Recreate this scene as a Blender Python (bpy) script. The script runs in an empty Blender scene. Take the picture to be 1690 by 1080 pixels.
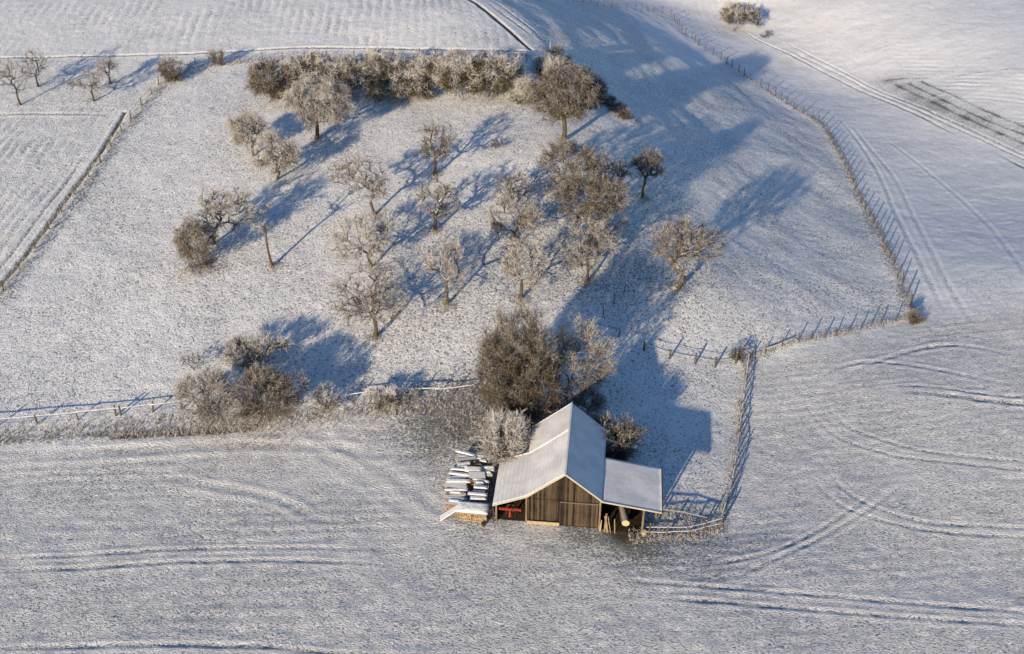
import bpy, math, random
import numpy as np
R = math.radians
scene = bpy.context.scene
COL = scene.collection

# ------------------------------------------------------------------ camera
PW, PH, FPX = 1690.0, 1080.0, 1700.0
PITCH = R(33.96)
CAM = np.array([0.0, 0.0, 68.0])
cd = bpy.data.cameras.new('camera'); cam = bpy.data.objects.new('camera', cd); COL.objects.link(cam)
cam.location = CAM; cam.rotation_euler = (math.pi/2 - PITCH, 0, 0)
cd.sensor_width = 36.0; cd.lens = FPX/PW*36.0; cd.clip_start = 0.5; cd.clip_end = 6000
scene.camera = cam

# ------------------------------------------------------------------ light
SUN_EL, SUN_AZ = R(16.5), R(27.0)      # sunlight travels towards (sin az, cos az)
world = bpy.data.worlds.new('World'); scene.world = world; world.use_nodes = True
wn = world.node_tree; bg = wn.nodes['Background']
sky = wn.nodes.new('ShaderNodeTexSky'); sky.sky_type = 'NISHITA'; sky.sun_disc = False
sky.sun_elevation = SUN_EL; sky.sun_rotation = math.pi + SUN_AZ
sky.air_density = 1.3; sky.dust_density = 0.3; sky.ozone_density = 4.0
tint = wn.nodes.new('ShaderNodeMix'); tint.data_type = 'RGBA'; tint.blend_type = 'MULTIPLY'; tint.inputs[0].default_value = 1.0
tint.inputs[7].default_value = (0.90, 1.01, 1.17, 1)      # clear frosty air: a deeper blue sky
wn.links.new(sky.outputs[0], tint.inputs[6]); wn.links.new(tint.outputs[2], bg.inputs[0]); bg.inputs[1].default_value = 0.098
sl = bpy.data.lights.new('sun', 'SUN'); so = bpy.data.objects.new('sun', sl); COL.objects.link(so)
sl.energy = 5.0; sl.angle = R(0.8); sl.color = (1.0, 0.82, 0.57)
so.rotation_euler = (math.pi/2 - SUN_EL, 0, -SUN_AZ); so.location = (-60, -60, 80)
vs = scene.view_settings; vs.view_transform = 'Standard'; vs.look = 'None'; vs.gamma = 1.0; vs.exposure = 0.37

# ------------------------------------------------------------------ picture <-> ground helpers
SP, CP = math.sin(PITCH), math.cos(PITCH)
def ray(u, v):
    x = (u-PW/2)/FPX; k = (PH/2-v)/FPX
    return np.array([x, CP + k*SP, -SP + k*CP])
def at_z(u, v, z):
    d = ray(u, v); return CAM + d*((z-CAM[2])/d[2])
def depth_of(P):
    q = np.asarray(P)-CAM; return q[1]*CP - q[2]*SP
def ppm(P): return FPX/depth_of(P)
def project(P):
    q = np.asarray(P, float)-CAM; d = q[1]*CP-q[2]*SP; w = q[1]*SP+q[2]*CP
    return PW/2+FPX*q[0]/d, PH/2-FPX*w/d

# terrain heights: thin plate through points given by place in the photograph and height
CTRL = [(0,1080,0.40), (420,1080,0.30), (845,1080,0.20), (1270,1080,0.40), (1690,1080,1.00), (0,900,0.40), (420,900,0.15), (845,900,0.05),
 (1270,900,-0.20), (1690,900,0.50), (930,868,0.00), (760,850,0.10), (1075,880,-0.35), (0,715,0.90), (300,695,0.70), (560,670,0.60),
 (780,680,0.20), (0,470,3.50), (250,480,3.30), (500,480,3.10), (740,500,2.70), (860,495,2.30), (965,465,1.80), (0,190,7.00),
 (250,180,7.40), (450,170,7.90), (620,165,7.80), (800,170,7.50), (620,330,5.20), (750,330,5.00), (330,330,5.20), (928,232,6.20),
 (985,400,3.00), (0,93,8.20), (300,105,8.60), (600,93,9.00), (890,92,8.70), (0,0,9.80), (400,0,10.60), (700,0,11.20),
 (790,0,11.20), (860,30,9.70), (1000,60,0.60), (940,0,-1.00), (1110,35,-13.00), (1020,130,0.80), (1040,200,3.20), (1150,200,-3.80),
 (1130,110,-7.00), (1062,325,2.00), (1117,475,1.30), (1200,350,-2.80), (1280,250,-7.20), (1240,130,-14.00), (1370,215,-12.20), (1430,340,-7.40),
 (1200,165,-8.40), (1300,105,-17.00), (1500,510,-2.20), (1330,430,-3.40), (1120,600,-1.00), (1230,600,-2.20), (1200,870,-1.50), (1215,720,-2.20),
 (1100,740,-0.90), (1215,45,-17.20), (1420,150,-15.60), (1690,255,-8.00), (1500,300,-9.00), (1690,120,-6.00), (1690,0,-5.50), (1400,0,-10.50),
 (1550,60,-8.60), (1690,450,-0.40), (1690,650,0.60), (1480,650,-0.20), (1400,800,-0.40)]
_cp = np.array([at_z(*c) for c in CTRL])
def _tps_fit(P):
    n = len(P); X = P[:, :2]/50.0
    d2 = ((X[:, None]-X[None])**2).sum(-1)
    K = 0.5*d2*np.log(d2+1e-12) + np.eye(n)*0.012
    A = np.zeros((n+3, n+3)); A[:n, :n] = K; A[:n, n] = 1; A[:n, n+1:] = X
    A[n:, :n] = A[:n, n:].T
    b = np.zeros(n+3); b[:n] = P[:, 2]
    return np.linalg.solve(A, b), X
_w, _X = _tps_fit(_cp)
def sstep(a, b, x):
    t = np.clip((x-a)/(b-a), 0, 1); return t*t*(3-2*t)
def macro(x, y):
    xs, ys = x/50.0, y/50.0; n = len(_X)
    z = _w[n] + _w[n+1]*xs + _w[n+2]*ys
    for i in range(n):
        d2 = (xs-_X[i, 0])**2 + (ys-_X[i, 1])**2
        z = z + _w[i]*0.5*d2*np.log(d2+1e-12)
    ox = np.maximum(np.abs(x)-140, 0); oy = np.maximum(np.maximum(38-y, y-275), 0)
    wgt = 1-sstep(0, 70, np.hypot(ox, oy))
    far = np.clip(2+0.035*(y-60), 0.5, 14) + 2*np.sin(x/140.0)*np.cos(y/170.0)
    return wgt*z + (1-wgt)*far
_ts = np.linspace(60, 420, 700)
def cast(u, v):
    d = ray(u, v); p = CAM[None]+d[None]*_ts[:, None]
    h = p[:, 2]-macro(p[:, 0], p[:, 1])
    i = int(np.argmax(h < 0)); i = max(i, 1)
    t = _ts[i-1] + (_ts[i]-_ts[i-1])*h[i-1]/(h[i-1]-h[i])
    q = CAM+d*t; q[2] = float(macro(q[0:1], q[1:2])[0]); return q
def castline(pts, step=1.0):
    W = [cast(*p)[:2] for p in pts]
    # Catmull-Rom through the points, resampled
    out = []
    n = len(W)
    for i in range(n-1):
        p0, p1, p2, p3 = W[max(i-1, 0)], W[i], W[i+1], W[min(i+2, n-1)]
        L = np.hypot(*(p2-p1)); m = max(2, int(L/step))
        for t in np.linspace(0, 1, m, endpoint=False):
            out.append(0.5*((2*p1)+(p2-p0)*t+(2*p0-5*p1+4*p2-p3)*t*t+(-p0+3*p1-3*p2+p3)*t**3))
    out.append(W[-1]); return np.array(out)

# ------------------------------------------------------------------ mesh helpers
def mesh_np(name, V, F, mats, smooth=False, attrs=None, midx=None):
    V = np.asarray(V, np.float32); F = np.asarray(F, np.int32); k = F.shape[1]
    me = bpy.data.meshes.new(name)
    me.vertices.add(len(V)); me.vertices.foreach_set('co', V.ravel())
    me.loops.add(F.size); me.loops.foreach_set('vertex_index', F.ravel())
    me.polygons.add(len(F)); me.polygons.foreach_set('loop_start', np.arange(0, F.size, k, dtype=np.int32))
    if smooth: me.polygons.foreach_set('use_smooth', np.ones(len(F), bool))
    for m in (mats if isinstance(mats, (list, tuple)) else [mats]): me.materials.append(m)
    if midx is not None: me.polygons.foreach_set('material_index', np.asarray(midx, np.int32))
    for an, av in (attrs or {}).items():
        a = me.attributes.new(an, 'FLOAT', 'POINT'); a.data.foreach_set('value', np.asarray(av, np.float32))
    me.update(calc_edges=True); return me
def put(name, me, parent=None, loc=None, rot=None):
    o = bpy.data.objects.new(name, me); COL.objects.link(o)
    if parent is not None: o.parent = parent
    if loc is not None: o.location = loc
    if rot is not None: o.rotation_euler = rot
    return o
def tag(o, label=None, cat=None, group=None, kind=None):
    if label: o['label'] = label
    if cat: o['category'] = cat
    if group: o['group'] = group
    if kind: o['kind'] = kind
    return o
def empty(name, loc, rz=0.0):
    o = bpy.data.objects.new(name, None); COL.objects.link(o)
    o.location = loc; o.rotation_euler = (0, 0, rz); o.empty_display_size = 0.3; return o

# smooth value noise on a lattice
def vnoise(x, y, seed, scale):
    rs = np.random.RandomState(seed); G = rs.rand(257, 257); G[256] = G[0]; G[:, 256] = G[:, 0]
    X = (x*scale) % 256; Y = (y*scale) % 256
    i = X.astype(np.int32); j = Y.astype(np.int32); fx = X-i; fy = Y-j
    fx = fx*fx*(3-2*fx); fy = fy*fy*(3-2*fy)
    return (G[i, j]*(1-fx)+G[i+1, j]*fx)*(1-fy)+(G[i, j+1]*(1-fx)+G[i+1, j+1]*fx)*fy - .5

# ------------------------------------------------------------------ node helpers
def newmat(name):
    m = bpy.data.materials.new(name); m.use_nodes = True; nt = m.node_tree; nt.nodes.clear()
    out = nt.nodes.new('ShaderNodeOutputMaterial'); b = nt.nodes.new('ShaderNodeBsdfPrincipled')
    b.inputs['Roughness'].default_value = .85; b.inputs['Specular IOR Level'].default_value = .15
    nt.links.new(b.outputs[0], out.inputs[0]); return m, nt, b
def N(nt, t, **kw):
    n = nt.nodes.new(t)
    for k, v in kw.items(): setattr(n, k, v)
    return n
def setin(nt, sock, v):
    if hasattr(v, 'is_output') or isinstance(v, bpy.types.NodeSocket): nt.links.new(v, sock)
    else: sock.default_value = v
def mth(nt, op, a, b=None, c=None, clamp=False):
    n = N(nt, 'ShaderNodeMath', operation=op); n.use_clamp = clamp
    setin(nt, n.inputs[0], a)
    if b is not None: setin(nt, n.inputs[1], b)
    if c is not None: setin(nt, n.inputs[2], c)
    return n.outputs[0]
def mixc(nt, f, a, b):
    n = N(nt, 'ShaderNodeMix', data_type='RGBA'); setin(nt, n.inputs[0], f)
    for s, v in ((n.inputs[6], a), (n.inputs[7], b)):
        if isinstance(v, tuple): s.default_value = (*v, 1) if len(v) == 3 else v
        else: nt.links.new(v, s)
    return n.outputs[2]
def rng_(nt, v, a, b, c=0.0, d=1.0, smooth=True):
    n = N(nt, 'ShaderNodeMapRange'); n.interpolation_type = 'SMOOTHSTEP' if smooth else 'LINEAR'
    setin(nt, n.inputs[0], v)
    for k, x in zip((1, 2, 3, 4), (a, b, c, d)): setin(nt, n.inputs[k], x)
    return n.outputs[0]
def noise(nt, vec, scale, detail=2.0, rough=.55, dist=0.0):
    n = N(nt, 'ShaderNodeTexNoise'); nt.links.new(vec, n.inputs['Vector'])
    n.inputs['Scale'].default_value = scale; n.inputs['Detail'].default_value = detail
    n.inputs['Roughness'].default_value = rough; n.inputs['Distortion'].default_value = dist
    return n.outputs[0]
def mapping(nt, vec, scale=(1, 1, 1), rot=(0, 0, 0)):
    n = N(nt, 'ShaderNodeMapping'); nt.links.new(vec, n.inputs[0])
    n.inputs['Scale'].default_value = scale; n.inputs['Rotation'].default_value = rot; return n.outputs[0]
def attr(nt, name):
    n = N(nt, 'ShaderNodeAttribute'); n.attribute_name = name; return n.outputs['Fac']
def bump(nt, b, h, dist, strength=1.0):
    n = N(nt, 'ShaderNodeBump'); n.inputs['Strength'].default_value = strength; n.inputs['Distance'].default_value = dist
    nt.links.new(h, n.inputs['Height']); nt.links.new(n.outputs[0], b.inputs['Normal']); return n

SNOW = (0.80, 0.80, 0.815)
# ================================================================== GROUND
def ground_material():
    m, nt, b = newmat('snowy_meadow')
    pos = N(nt, 'ShaderNodeNewGeometry').outputs['Position']
    cover, field, soil = attr(nt, 'bare'), attr(nt, 'field'), attr(nt, 'soil')
    # tufts: grass pushing through thin snow; the ploughed front fields have cloddy rows instead
    wob = N(nt, 'ShaderNodeVectorMath', operation='ADD')
    wn_ = N(nt, 'ShaderNodeTexNoise'); nt.links.new(pos, wn_.inputs['Vector']); wn_.inputs['Scale'].default_value = .8
    nt.links.new(pos, wob.inputs[0]); nt.links.new(wn_.outputs[1], wob.inputs[1]); pw = wob.outputs[0]
    tuft = noise(nt, mapping(nt, pw, (1, .8, 1)), 4.2, 4.0, .62, .5)
    clod = noise(nt, mapping(nt, pw, (.9, 1.5, 1), (0, 0, R(14))), 4.4, 4.0, .62, .4)
    fx = N(nt, 'ShaderNodeMix', data_type='FLOAT'); nt.links.new(field, fx.inputs[0])
    nt.links.new(tuft, fx.inputs[2]); nt.links.new(clod, fx.inputs[3]); h = fx.outputs[0]
    patch = noise(nt, pos, .11, 5.0, .6)
    fine = noise(nt, pos, 11.0, 3.0, .6)
    # how much plant and soil shows
    level = mth(nt, 'ADD', mth(nt, 'MULTIPLY', cover, .34), mth(nt, 'MULTIPLY', mth(nt, 'SUBTRACT', patch, .5), .19))
    speck = mth(nt, 'ADD', mth(nt, 'SUBTRACT', .76, h), level)       # hollows of the noise show grass
    speck = mth(nt, 'ADD', speck, mth(nt, 'MULTIPLY', mth(nt, 'SUBTRACT', fine, .5), .16))
    f = rng_(nt, speck, .38, .54)
    grass = mixc(nt, noise(nt, pos, .6, 3.0), (.045, .050, .048), (.095, .098, .088))
    grass = mixc(nt, rng_(nt, noise(nt, pos, 5.0, 2.0), .35, .7), grass, (.22, .22, .21))
    snow = mixc(nt, rng_(nt, noise(nt, pos, .25, 4.0), .3, .7), (.80, .795, .80), (.72, .715, .72))
    col = mixc(nt, mth(nt, 'MULTIPLY', f, .86), snow, grass)
    sf = rng_(nt, mth(nt, 'ADD', soil, mth(nt, 'MULTIPLY', mth(nt, 'SUBTRACT', h, .5), .9)), .35, .65)
    col = mixc(nt, mth(nt, 'MULTIPLY', sf, .9), col, mixc(nt, fine, (.045, .036, .026), (.11, .085, .06)))
    nt.links.new(col, b.inputs['Base Color'])
    b.inputs['Roughness'].default_value = .8
    rough = attr(nt, 'rough')
    hh = mth(nt, 'ADD', mth(nt, 'MULTIPLY', h, rough), mth(nt, 'MULTIPLY', mth(nt, 'MULTIPLY', fine, rough), .22))
    bump(nt, b, hh, .26)
    return m

def axis(lo, hi, step_fn, far):
    a = [lo]
    while a[-1] < hi: a.append(a[-1]+step_fn(a[-1]))
    left, s = [], step_fn(lo)
    x = lo
    while x > -far:
        s *= 1.35; x -= s; left.append(x)
    right, s, x = [], step_fn(hi), a[-1]
    while x < far:
        s *= 1.35; x += s; right.append(x)
    return np.array(left[::-1]+a+right)
GX = axis(-140, 140, lambda t: .22, 2600)
GY = axis(44, 268, lambda t: .18+.0012*max(t-60, 0), 2600)
gx, gy = np.meshgrid(GX, GY)              # rows follow y
Z0 = macro(gx, gy)
DZ = np.zeros_like(Z0); BARE = np.full_like(Z0, .34); FIELD = np.zeros_like(Z0); SOIL = np.zeros_like(Z0); ROUGH = np.full_like(Z0, .74)

def in_poly(pts):
    """soft mask of a picture polygon laid on the ground"""
    W = np.array([cast(*p)[:2] if 0 <= p[1] else at_z(*p, 10)[:2] for p in pts])
    inside = np.zeros(gx.shape, bool)
    for i in range(len(W)):
        (x1, y1), (x2, y2) = W[i], W[i-1]
        if y1 == y2: continue
        c = ((y1 > gy) != (y2 > gy)) & (gx < (x2-x1)*(gy-y1)/(y2-y1)+x1); inside ^= c
    return inside
def line_dist(L, margin):
    """distance to polyline L and the arc length, only near it"""
    lo, hi = L.min(0)-margin, L.max(0)+margin
    j0, j1 = np.searchsorted(GX, [lo[0], hi[0]]); i0, i1 = np.searchsorted(GY, [lo[1], hi[1]])
    sl_ = (slice(i0, i1), slice(j0, j1)); X, Y = gx[sl_], gy[sl_]
    D = np.full(X.shape, 1e3); S = np.zeros(X.shape); acc = 0.0
    for a, c in zip(L[:-1], L[1:]):
        d = c-a; l2 = d@d+1e-9; l = math.sqrt(l2)
        m0, m1 = np.minimum(a, c)-margin, np.maximum(a, c)+margin
        jj0, jj1 = np.searchsorted(GX, [m0[0], m1[0]])-j0; ii0, ii1 = np.searchsorted(GY, [m0[1], m1[1]])-i0
        s2 = (slice(max(ii0, 0), max(ii1, 0)), slice(max(jj0, 0), max(jj1, 0)))
        x, y = X[s2], Y[s2]
        if x.size:
            t = np.clip(((x-a[0])*d[0]+(y-a[1])*d[1])/l2, 0, 1)
            r = np.hypot(x-a[0]-t*d[0], y-a[1]-t*d[1])
            k = r < D[s2]; D[s2] = np.where(k, r, D[s2]); S[s2] = np.where(k, acc+t*l, S[s2])
        acc += l
    return sl_, D, S
def track(pts, w=.28, deep=.09, lip=.05, bare=.5, soil=0.0, fadeends=True):
    L = castline(pts); s, D, S = line_dist(L, 2.0)
    tot = np.hypot(*np.diff(L, axis=0).T).sum(); fade = np.clip(np.minimum(S, tot-S)/8.0, 0, 1) if fadeends else 1.0
    vary = (.8+.45*(vnoise(gx[s], gy[s], 5, .35)+.5))*fade; BARE[s] -= .32*np.exp(-((D-2.1*w)/(1.0*w))**2)*fade; lip = lip*fade
    DZ[s] += -deep*np.exp(-(D/w)**2)*vary + lip*np.exp(-((D-2.0*w)/(.8*w))**2)
    BARE[s] += bare*np.exp(-(D/(w*1.1))**2)*vary
    if soil: SOIL[s] = np.maximum(SOIL[s], soil*np.exp(-(D/w)**2)*vary)
def band(pts, w, bare=0.0, dz=0.0, rough=0.0, soil=0.0):
    L = castline(pts); s, D, S = line_dist(L, w*3)
    g = np.exp(-(D/w)**2)*(.6+.8*(vnoise(gx[s], gy[s], 9, .5)+.5))
    BARE[s] += bare*g; DZ[s] += dz*g; ROUGH[s] += rough*g
    if soil: SOIL[s] = np.maximum(SOIL[s], soil*g)
def spot(u, v, r, bare=0.0, rough=0.0, soil=0.0, dz=0.0):
    c = cast(u, v); D = np.hypot(gx-c[0], gy-c[1]); g = np.exp(-(D/r)**2)
    BARE[:] += bare*g; ROUGH[:] += rough*g; DZ[:] += dz*g
    if soil: SOIL[:] = np.maximum(SOIL, soil*g)

core = (gx > -160) & (gx < 160) & (gy < 290)
# broad undulation and hummocks
DZ += .16*vnoise(gx, gy, 1, .11) + .10*vnoise(gx+7, gy, 2, .31) + .07*vnoise(gx, gy+3, 3, .9)
DZ += .05*vnoise(gx+11, gy+5, 4, 1.9)
# field regions (picture polygons)
front = in_poly([(-300,735),(0,732),(300,715),(480,700),(640,680),(790,690),(860,760),(900,872),(1060,885),(1190,875),
                 (1235,600),(1500,535),(1560,520),(2200,470),(2200,1400),(-500,1400)])
upper = in_poly([(-500,97),(0,95),(480,80),(700,80),(880,84),(775,0),(700,-140),(-500,-140)])
leftf = in_poly([(-400,190),(0,188),(205,190),(110,315),(0,475),(-200,760),(-600,760)])
leftm = in_poly([(-400,97),(0,95),(310,100),(210,190),(0,188),(-400,190)])
rfield = in_poly([(1420,0),(1560,125),(1690,115),(2200,80),(2200,210),(1690,210),(1520,132)])
farr = in_poly([(1130,-5),(1240,60),(1310,70),(1560,185),(1690,255),(2300,560),(2500,-160),(1000,-160)])
valley = in_poly([(790,-60),(900,85),(950,110),(1040,195),(1030,420),(1180,500),(1240,590),(1500,510),(1440,330),(1360,210),(1240,130),(1110,25),(950,0),(900,-60)])
rmid = in_poly([(1110,20),(1250,60),(1390,130),(1690,270),(2200,480),(1500,520),(1430,330),(1360,210),(1240,130)])
def soften(mk, k=9):
    a = mk.astype(np.float32); n = 2*k+1
    for _ in range(2):
        for ax in (0, 1):
            pad = [(0, 0), (0, 0)]; pad[ax] = (k+1, k)
            c = np.cumsum(np.pad(a, pad, mode='edge'), ax, dtype=np.float64)
            a = ((c[n:]-c[:-n]) if ax == 0 else (c[:, n:]-c[:, :-n]))/n
    return a
sf_, su_, sl2_, sr_, sfar, sv_, srm = [soften(k) for k in (front, upper, leftf, rfield, farr, valley, rmid)]
DZ += sv_*(.5*vnoise(gx*1.0+gy*.25, gy*.35, 14, .17)+.22*vnoise(gx+gy*.2, gy*.4, 15, .4))
FIELD = np.clip(sf_+.0*su_+.6*srm, 0, 1)
BARE += -.03*sf_ - .04*sl2_ - .22*sfar - .06*srm - .10*su_ + .04*sv_
ROUGH += .62*sf_ + .25*sl2_ - .34*sfar - .10*srm - .12*su_ + .02*sv_
def furrows(mask, p, q, period, amp, bare, seed):
    a, c = cast(*p)[:2], cast(*q)[:2]; d = (c-a)/np.hypot(*(c-a)); n = np.array([-d[1], d[0]])
    s = (gx-a[0])*n[0]+(gy-a[1])*n[1] + 1.1*vnoise(gx, gy, seed, .10)+.5*vnoise(gx, gy, seed+1, .45)
    w = np.cos(s*2*np.pi/period); w = np.sign(w)*np.abs(w)**.8
    br = np.clip(1.9*(vnoise(gx, gy, seed+2, .16)+.5)+.5*vnoise(gx, gy, seed+3, .9)-.25, 0, 1.6)
    DZ[:] += mask*amp*w*br; BARE[:] += mask*bare*np.clip(-w-.2, 0, 1)*br
furrows(su_, (470,60), (481,10), 1.7, .028, .22, 21)
furrows(sl2_, (20,380), (150,215), 1.5, .05, .20, 31)
furrows(sr_, (1560,150), (1690,158), 1.7, .05, .22, 41)
furrows(sf_*.7, (200,930), (700,905), 1.25, .02, .06, 51)
# ditches, tracks and worn lines
track([(-60,97),(0,96),(150,93),(300,89),(480,80),(600,79),(700,81),(800,83),(880,86)], .28, .18, .05, .4, .62, False)
track([(770,-4),(814,28),(848,57),(876,82)], .38, .30, .05, .5, .9, False)
track([(794,-2),(830,24),(868,52),(896,76)], .32, .10, .06, .35)
track([(806,-2),(850,28),(890,60),(908,80)], .32, .10, .06, .35)
track([(-30,500),(0,472),(60,398),(118,318),(160,262),(190,213),(206,186)], .32, .20, .08, .7, .62, False)
track([(-30,470),(20,418),(75,345),(110,300),(150,245)], .25, .10, .05, .35, .3)
band([(0,500),(80,388),(150,300),(200,225),(265,150),(320,112)], 1.0, .22, .10, .2)
band([(320,110),(500,98),(700,96),(900,98)], 1.4, .16, .08, .15)
track([(-60,190),(60,188),(200,190)], .3, .06, .05, .4, .25)
for o_ in (0, 7.5):
    track([(1293-o_*.4,69+o_),(1405,126+o_),(1549,191+o_),(1690,255+o_),(1900,345+o_)], .26, .09, .07, .22, .0)
track([(1225,48),(1250,66),(1311,94),(1387,134),(1441,159),(1500,184),(1582,224)], .26, .14, .06, .45, .42)
track([(1640,248),(1700,282),(1850,350)], .3, .12, .06, .5, .5)
band([(1470,134),(1540,168),(1620,205),(1720,238)], 4.0, .3, 0, .8, .34)
for a_ in (((1520,134),(1560,152),(1620,180),(1700,214)), ((1478,140),(1520,160),(1600,198),(1700,240)), ((1500,138),(1570,172),(1640,204),(1720,232))):
    band(a_, .34, .4, -.05, .7, .48)
band([(1460,134),(1490,131),(1530,131)], .35, .3, 0, .4, .4)
band([(1560,130),(1620,120),(1700,113)], .4, .35, 0, .2, .3)
# wheel marks in the front fields
track([(1350,640),(1367,672),(1394,700),(1425,716),(1480,733),(1540,747),(1690,763),(1800,772)], .20, .052, .042, 0.21)
track([(1318,640),(1335,678),(1360,704),(1394,727),(1440,742),(1501,756),(1690,777),(1800,787)], .20, .052, .042, 0.21)
track([(1340,640),(1375,610),(1440,598),(1521,606),(1600,622),(1690,640)], .3, .06, .05, .2)
track([(1800,672),(1690,657),(1600,648),(1521,637),(1460,640),(1410,652)], .20, .052, .042, 0.18)
track([(1800,685),(1690,668),(1600,658),(1510,648),(1450,650)], .34, .09, .06, .25)
track([(1345,745),(1370,785),(1398,812),(1444,838),(1521,861),(1600,867),(1690,872),(1800,876)], .20, .052, .042, 0.21)
track([(1325,760),(1350,800),(1380,830),(1425,850),(1500,870),(1580,880),(1690,887),(1800,892)], .20, .052, .042, 0.21)
track([(1490,768),(1440,815),(1405,841),(1340,880),(1271,912),(1155,935),(1080,945)], .20, .052, .042, 0.17)
track([(1520,775),(1450,830),(1419,850),(1370,880),(1309,910),(1232,945),(1160,965)], .20, .052, .042, 0.17)
track([(1000,955),(1130,966),(1300,978),(1500,996),(1690,1010),(1800,1018)], .20, .052, .042, 0.19)
track([(1000,985),(1130,990),(1300,1003),(1500,1020),(1690,1032),(1800,1040)], .20, .052, .042, 0.19)
track([(-80,930),(0,924),(150,916),(300,907),(450,905),(640,906)], .20, .052, .042, 0.19)
track([(-80,948),(0,943),(150,938),(300,928),(450,926),(680,932)], .20, .052, .042, 0.19)
track([(-80,1072),(0,1070),(200,1066),(420,1067),(560,1078),(700,1082)], .20, .052, .042, 0.24)
track([(680,760),(560,740),(400,735),(200,745),(0,752)], .5, .05, .05, .1)
track([(240,780),(330,800),(460,825),(560,880)], .4, .05, .06, .1)
track([(430,708),(520,745),(600,790),(680,850),(780,885)], .5, .02, .03, -.12)
track([(470,700),(560,735),(650,782),(730,842),(830,878)], .5, .02, .03, -.12)
track([(1388,200),(1406,220),(1450,287),(1487,370),(1524,443),(1560,520)], .3, .09, .06, .22)
track([(1406,206),(1436,245),(1480,300),(1530,400),(1565,470),(1610,540)], .3, .07, .05, .18)
track([(1455,225),(1540,290),(1620,360),(1700,470)], .3, .05, .05, .15)
track([(1690,590),(1560,570),(1440,600),(1370,640)], .3, .06, .05, .2)
# field margins
band([(-60,735),(0,730),(130,722),(300,712),(420,706)], .55, .35, .05, .3, .2)
band([(190,722),(270,718),(350,714),(420,708)], .4, .5, -.06, .4, .55)
band([(-60,706),(0,703),(150,692),(300,676)], .9, -.25, .06, 0)
band([(0,716),(150,706),(300,694),(480,690),(620,676),(780,668)], 1.3, .20, .0, .35)
# rough unmown ground by the fences and around the trees
band([(1240,595),(1226,660),(1219,714),(1209,791),(1188,865)], 1.0, .12, .05, .3)
band([(1500,510),(1463,418),(1424,341),(1393,270),(1356,207),(1300,172),(1235,130)], .9, .25, .12, .35, .15)
band([(905,85),(950,110),(1000,160),(1040,196)], 1.6, .35, .2, .4, .2)
band([(1225,598),(1290,572),(1361,557),(1440,540),(1500,525)], .8, .18, .08, .25)
spot(745,700,5.0,.48,.25,.22); spot(790,655,4.0,.40,.2,.2); spot(860,705,4.5,.6,.2,.5); spot(700,715,5,.12,.1)
spot(1030,880,2.0,.6,.5,.75); spot(960,885,2.2,.4,.4,.3); spot(1120,870,3.2,.22,.3); spot(1150,910,5,.22,.25); spot(1060,905,2.6,.35,.4)
spot(900,430,7,.22,.2); spot(700,470,9,.14,.1); spot(1050,450,8,.14,.1); spot(950,330,9,.18,.1); spot(350,440,2.0,.4,.2,.35)
spot(800,810,3,.25,.2); spot(770,860,2,.3,.2,.3)
for u_, v_ in ((523,230),(928,232),(720,285),(718,380),(620,355),(612,440),(618,557),(737,503),(858,495),(850,397),(985,400),(967,465),(1062,325),(1117,475),(450,440),(35,172),(63,142),(155,166),(183,138)):
    spot(u_, v_, 1.1, .35, .1, .35, .06)
BARE = np.clip(BARE, 0, 1.4); ROUGH = np.clip(ROUGH, .04, 1.3)
DZ = np.where(core, DZ, DZ*.5)
GZ = Z0+DZ
def ground_z(x, y):
    j = int(np.clip(np.searchsorted(GX, x)-1, 0, len(GX)-2)); i = int(np.clip(np.searchsorted(GY, y)-1, 0, len(GY)-2))
    fx = (x-GX[j])/(GX[j+1]-GX[j]); fy = (y-GY[i])/(GY[i+1]-GY[i])
    return float((GZ[i, j]*(1-fx)+GZ[i, j+1]*fx)*(1-fy)+(GZ[i+1, j]*(1-fx)+GZ[i+1, j+1]*fx)*fy)
def on_ground(u, v):
    q = cast(u, v); q[2] = ground_z(q[0], q[1]); return q
_ny, _nx = GZ.shape
_id = np.arange(_ny*_nx).reshape(_ny, _nx)
_F = np.stack([_id[:-1, :-1], _id[:-1, 1:], _id[1:, 1:], _id[1:, :-1]], -1).reshape(-1, 4)
ground = put('ground', mesh_np('ground', np.stack([gx, gy, GZ], -1).reshape(-1, 3), _F, ground_material(), True,
             {'bare': BARE.ravel(), 'field': FIELD.ravel(), 'soil': SOIL.ravel(), 'rough': ROUGH.ravel()}))
tag(ground, 'snow dusted meadow and fields with frozen wheel tracks', 'ground', kind='structure')
# ================================================================== TREES AND SHRUBS
def prisms(P0, P1, R0, R1, n):
    P0, P1 = np.asarray(P0, float), np.asarray(P1, float); m = len(P0)
    d = P1-P0; L = np.linalg.norm(d, axis=1, keepdims=True)+1e-9; d = d/L
    ref = np.where(np.abs(d[:, 2:3]) < .9, np.array([[0, 0, 1.0]]), np.array([[1.0, 0, 0]]))
    a = np.cross(d, ref); a /= np.linalg.norm(a, axis=1, keepdims=True)+1e-9; b = np.cross(d, a)
    V = np.empty((m, 2*n, 3))
    for k in range(n):
        t = 2*np.pi*k/n; o = a*math.cos(t)+b*math.sin(t)
        V[:, k] = P0+o*np.asarray(R0)[:, None]; V[:, n+k] = P1+o*np.asarray(R1)[:, None]
    base = (np.arange(m)*2*n)[:, None]
    F = np.stack([np.stack([base[:, 0]+k, base[:, 0]+(k+1) % n, base[:, 0]+n+(k+1) % n, base[:, 0]+n+k], -1) for k in range(n)], 1)
    return V.reshape(-1, 3), F.reshape(-1, 4)

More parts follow.
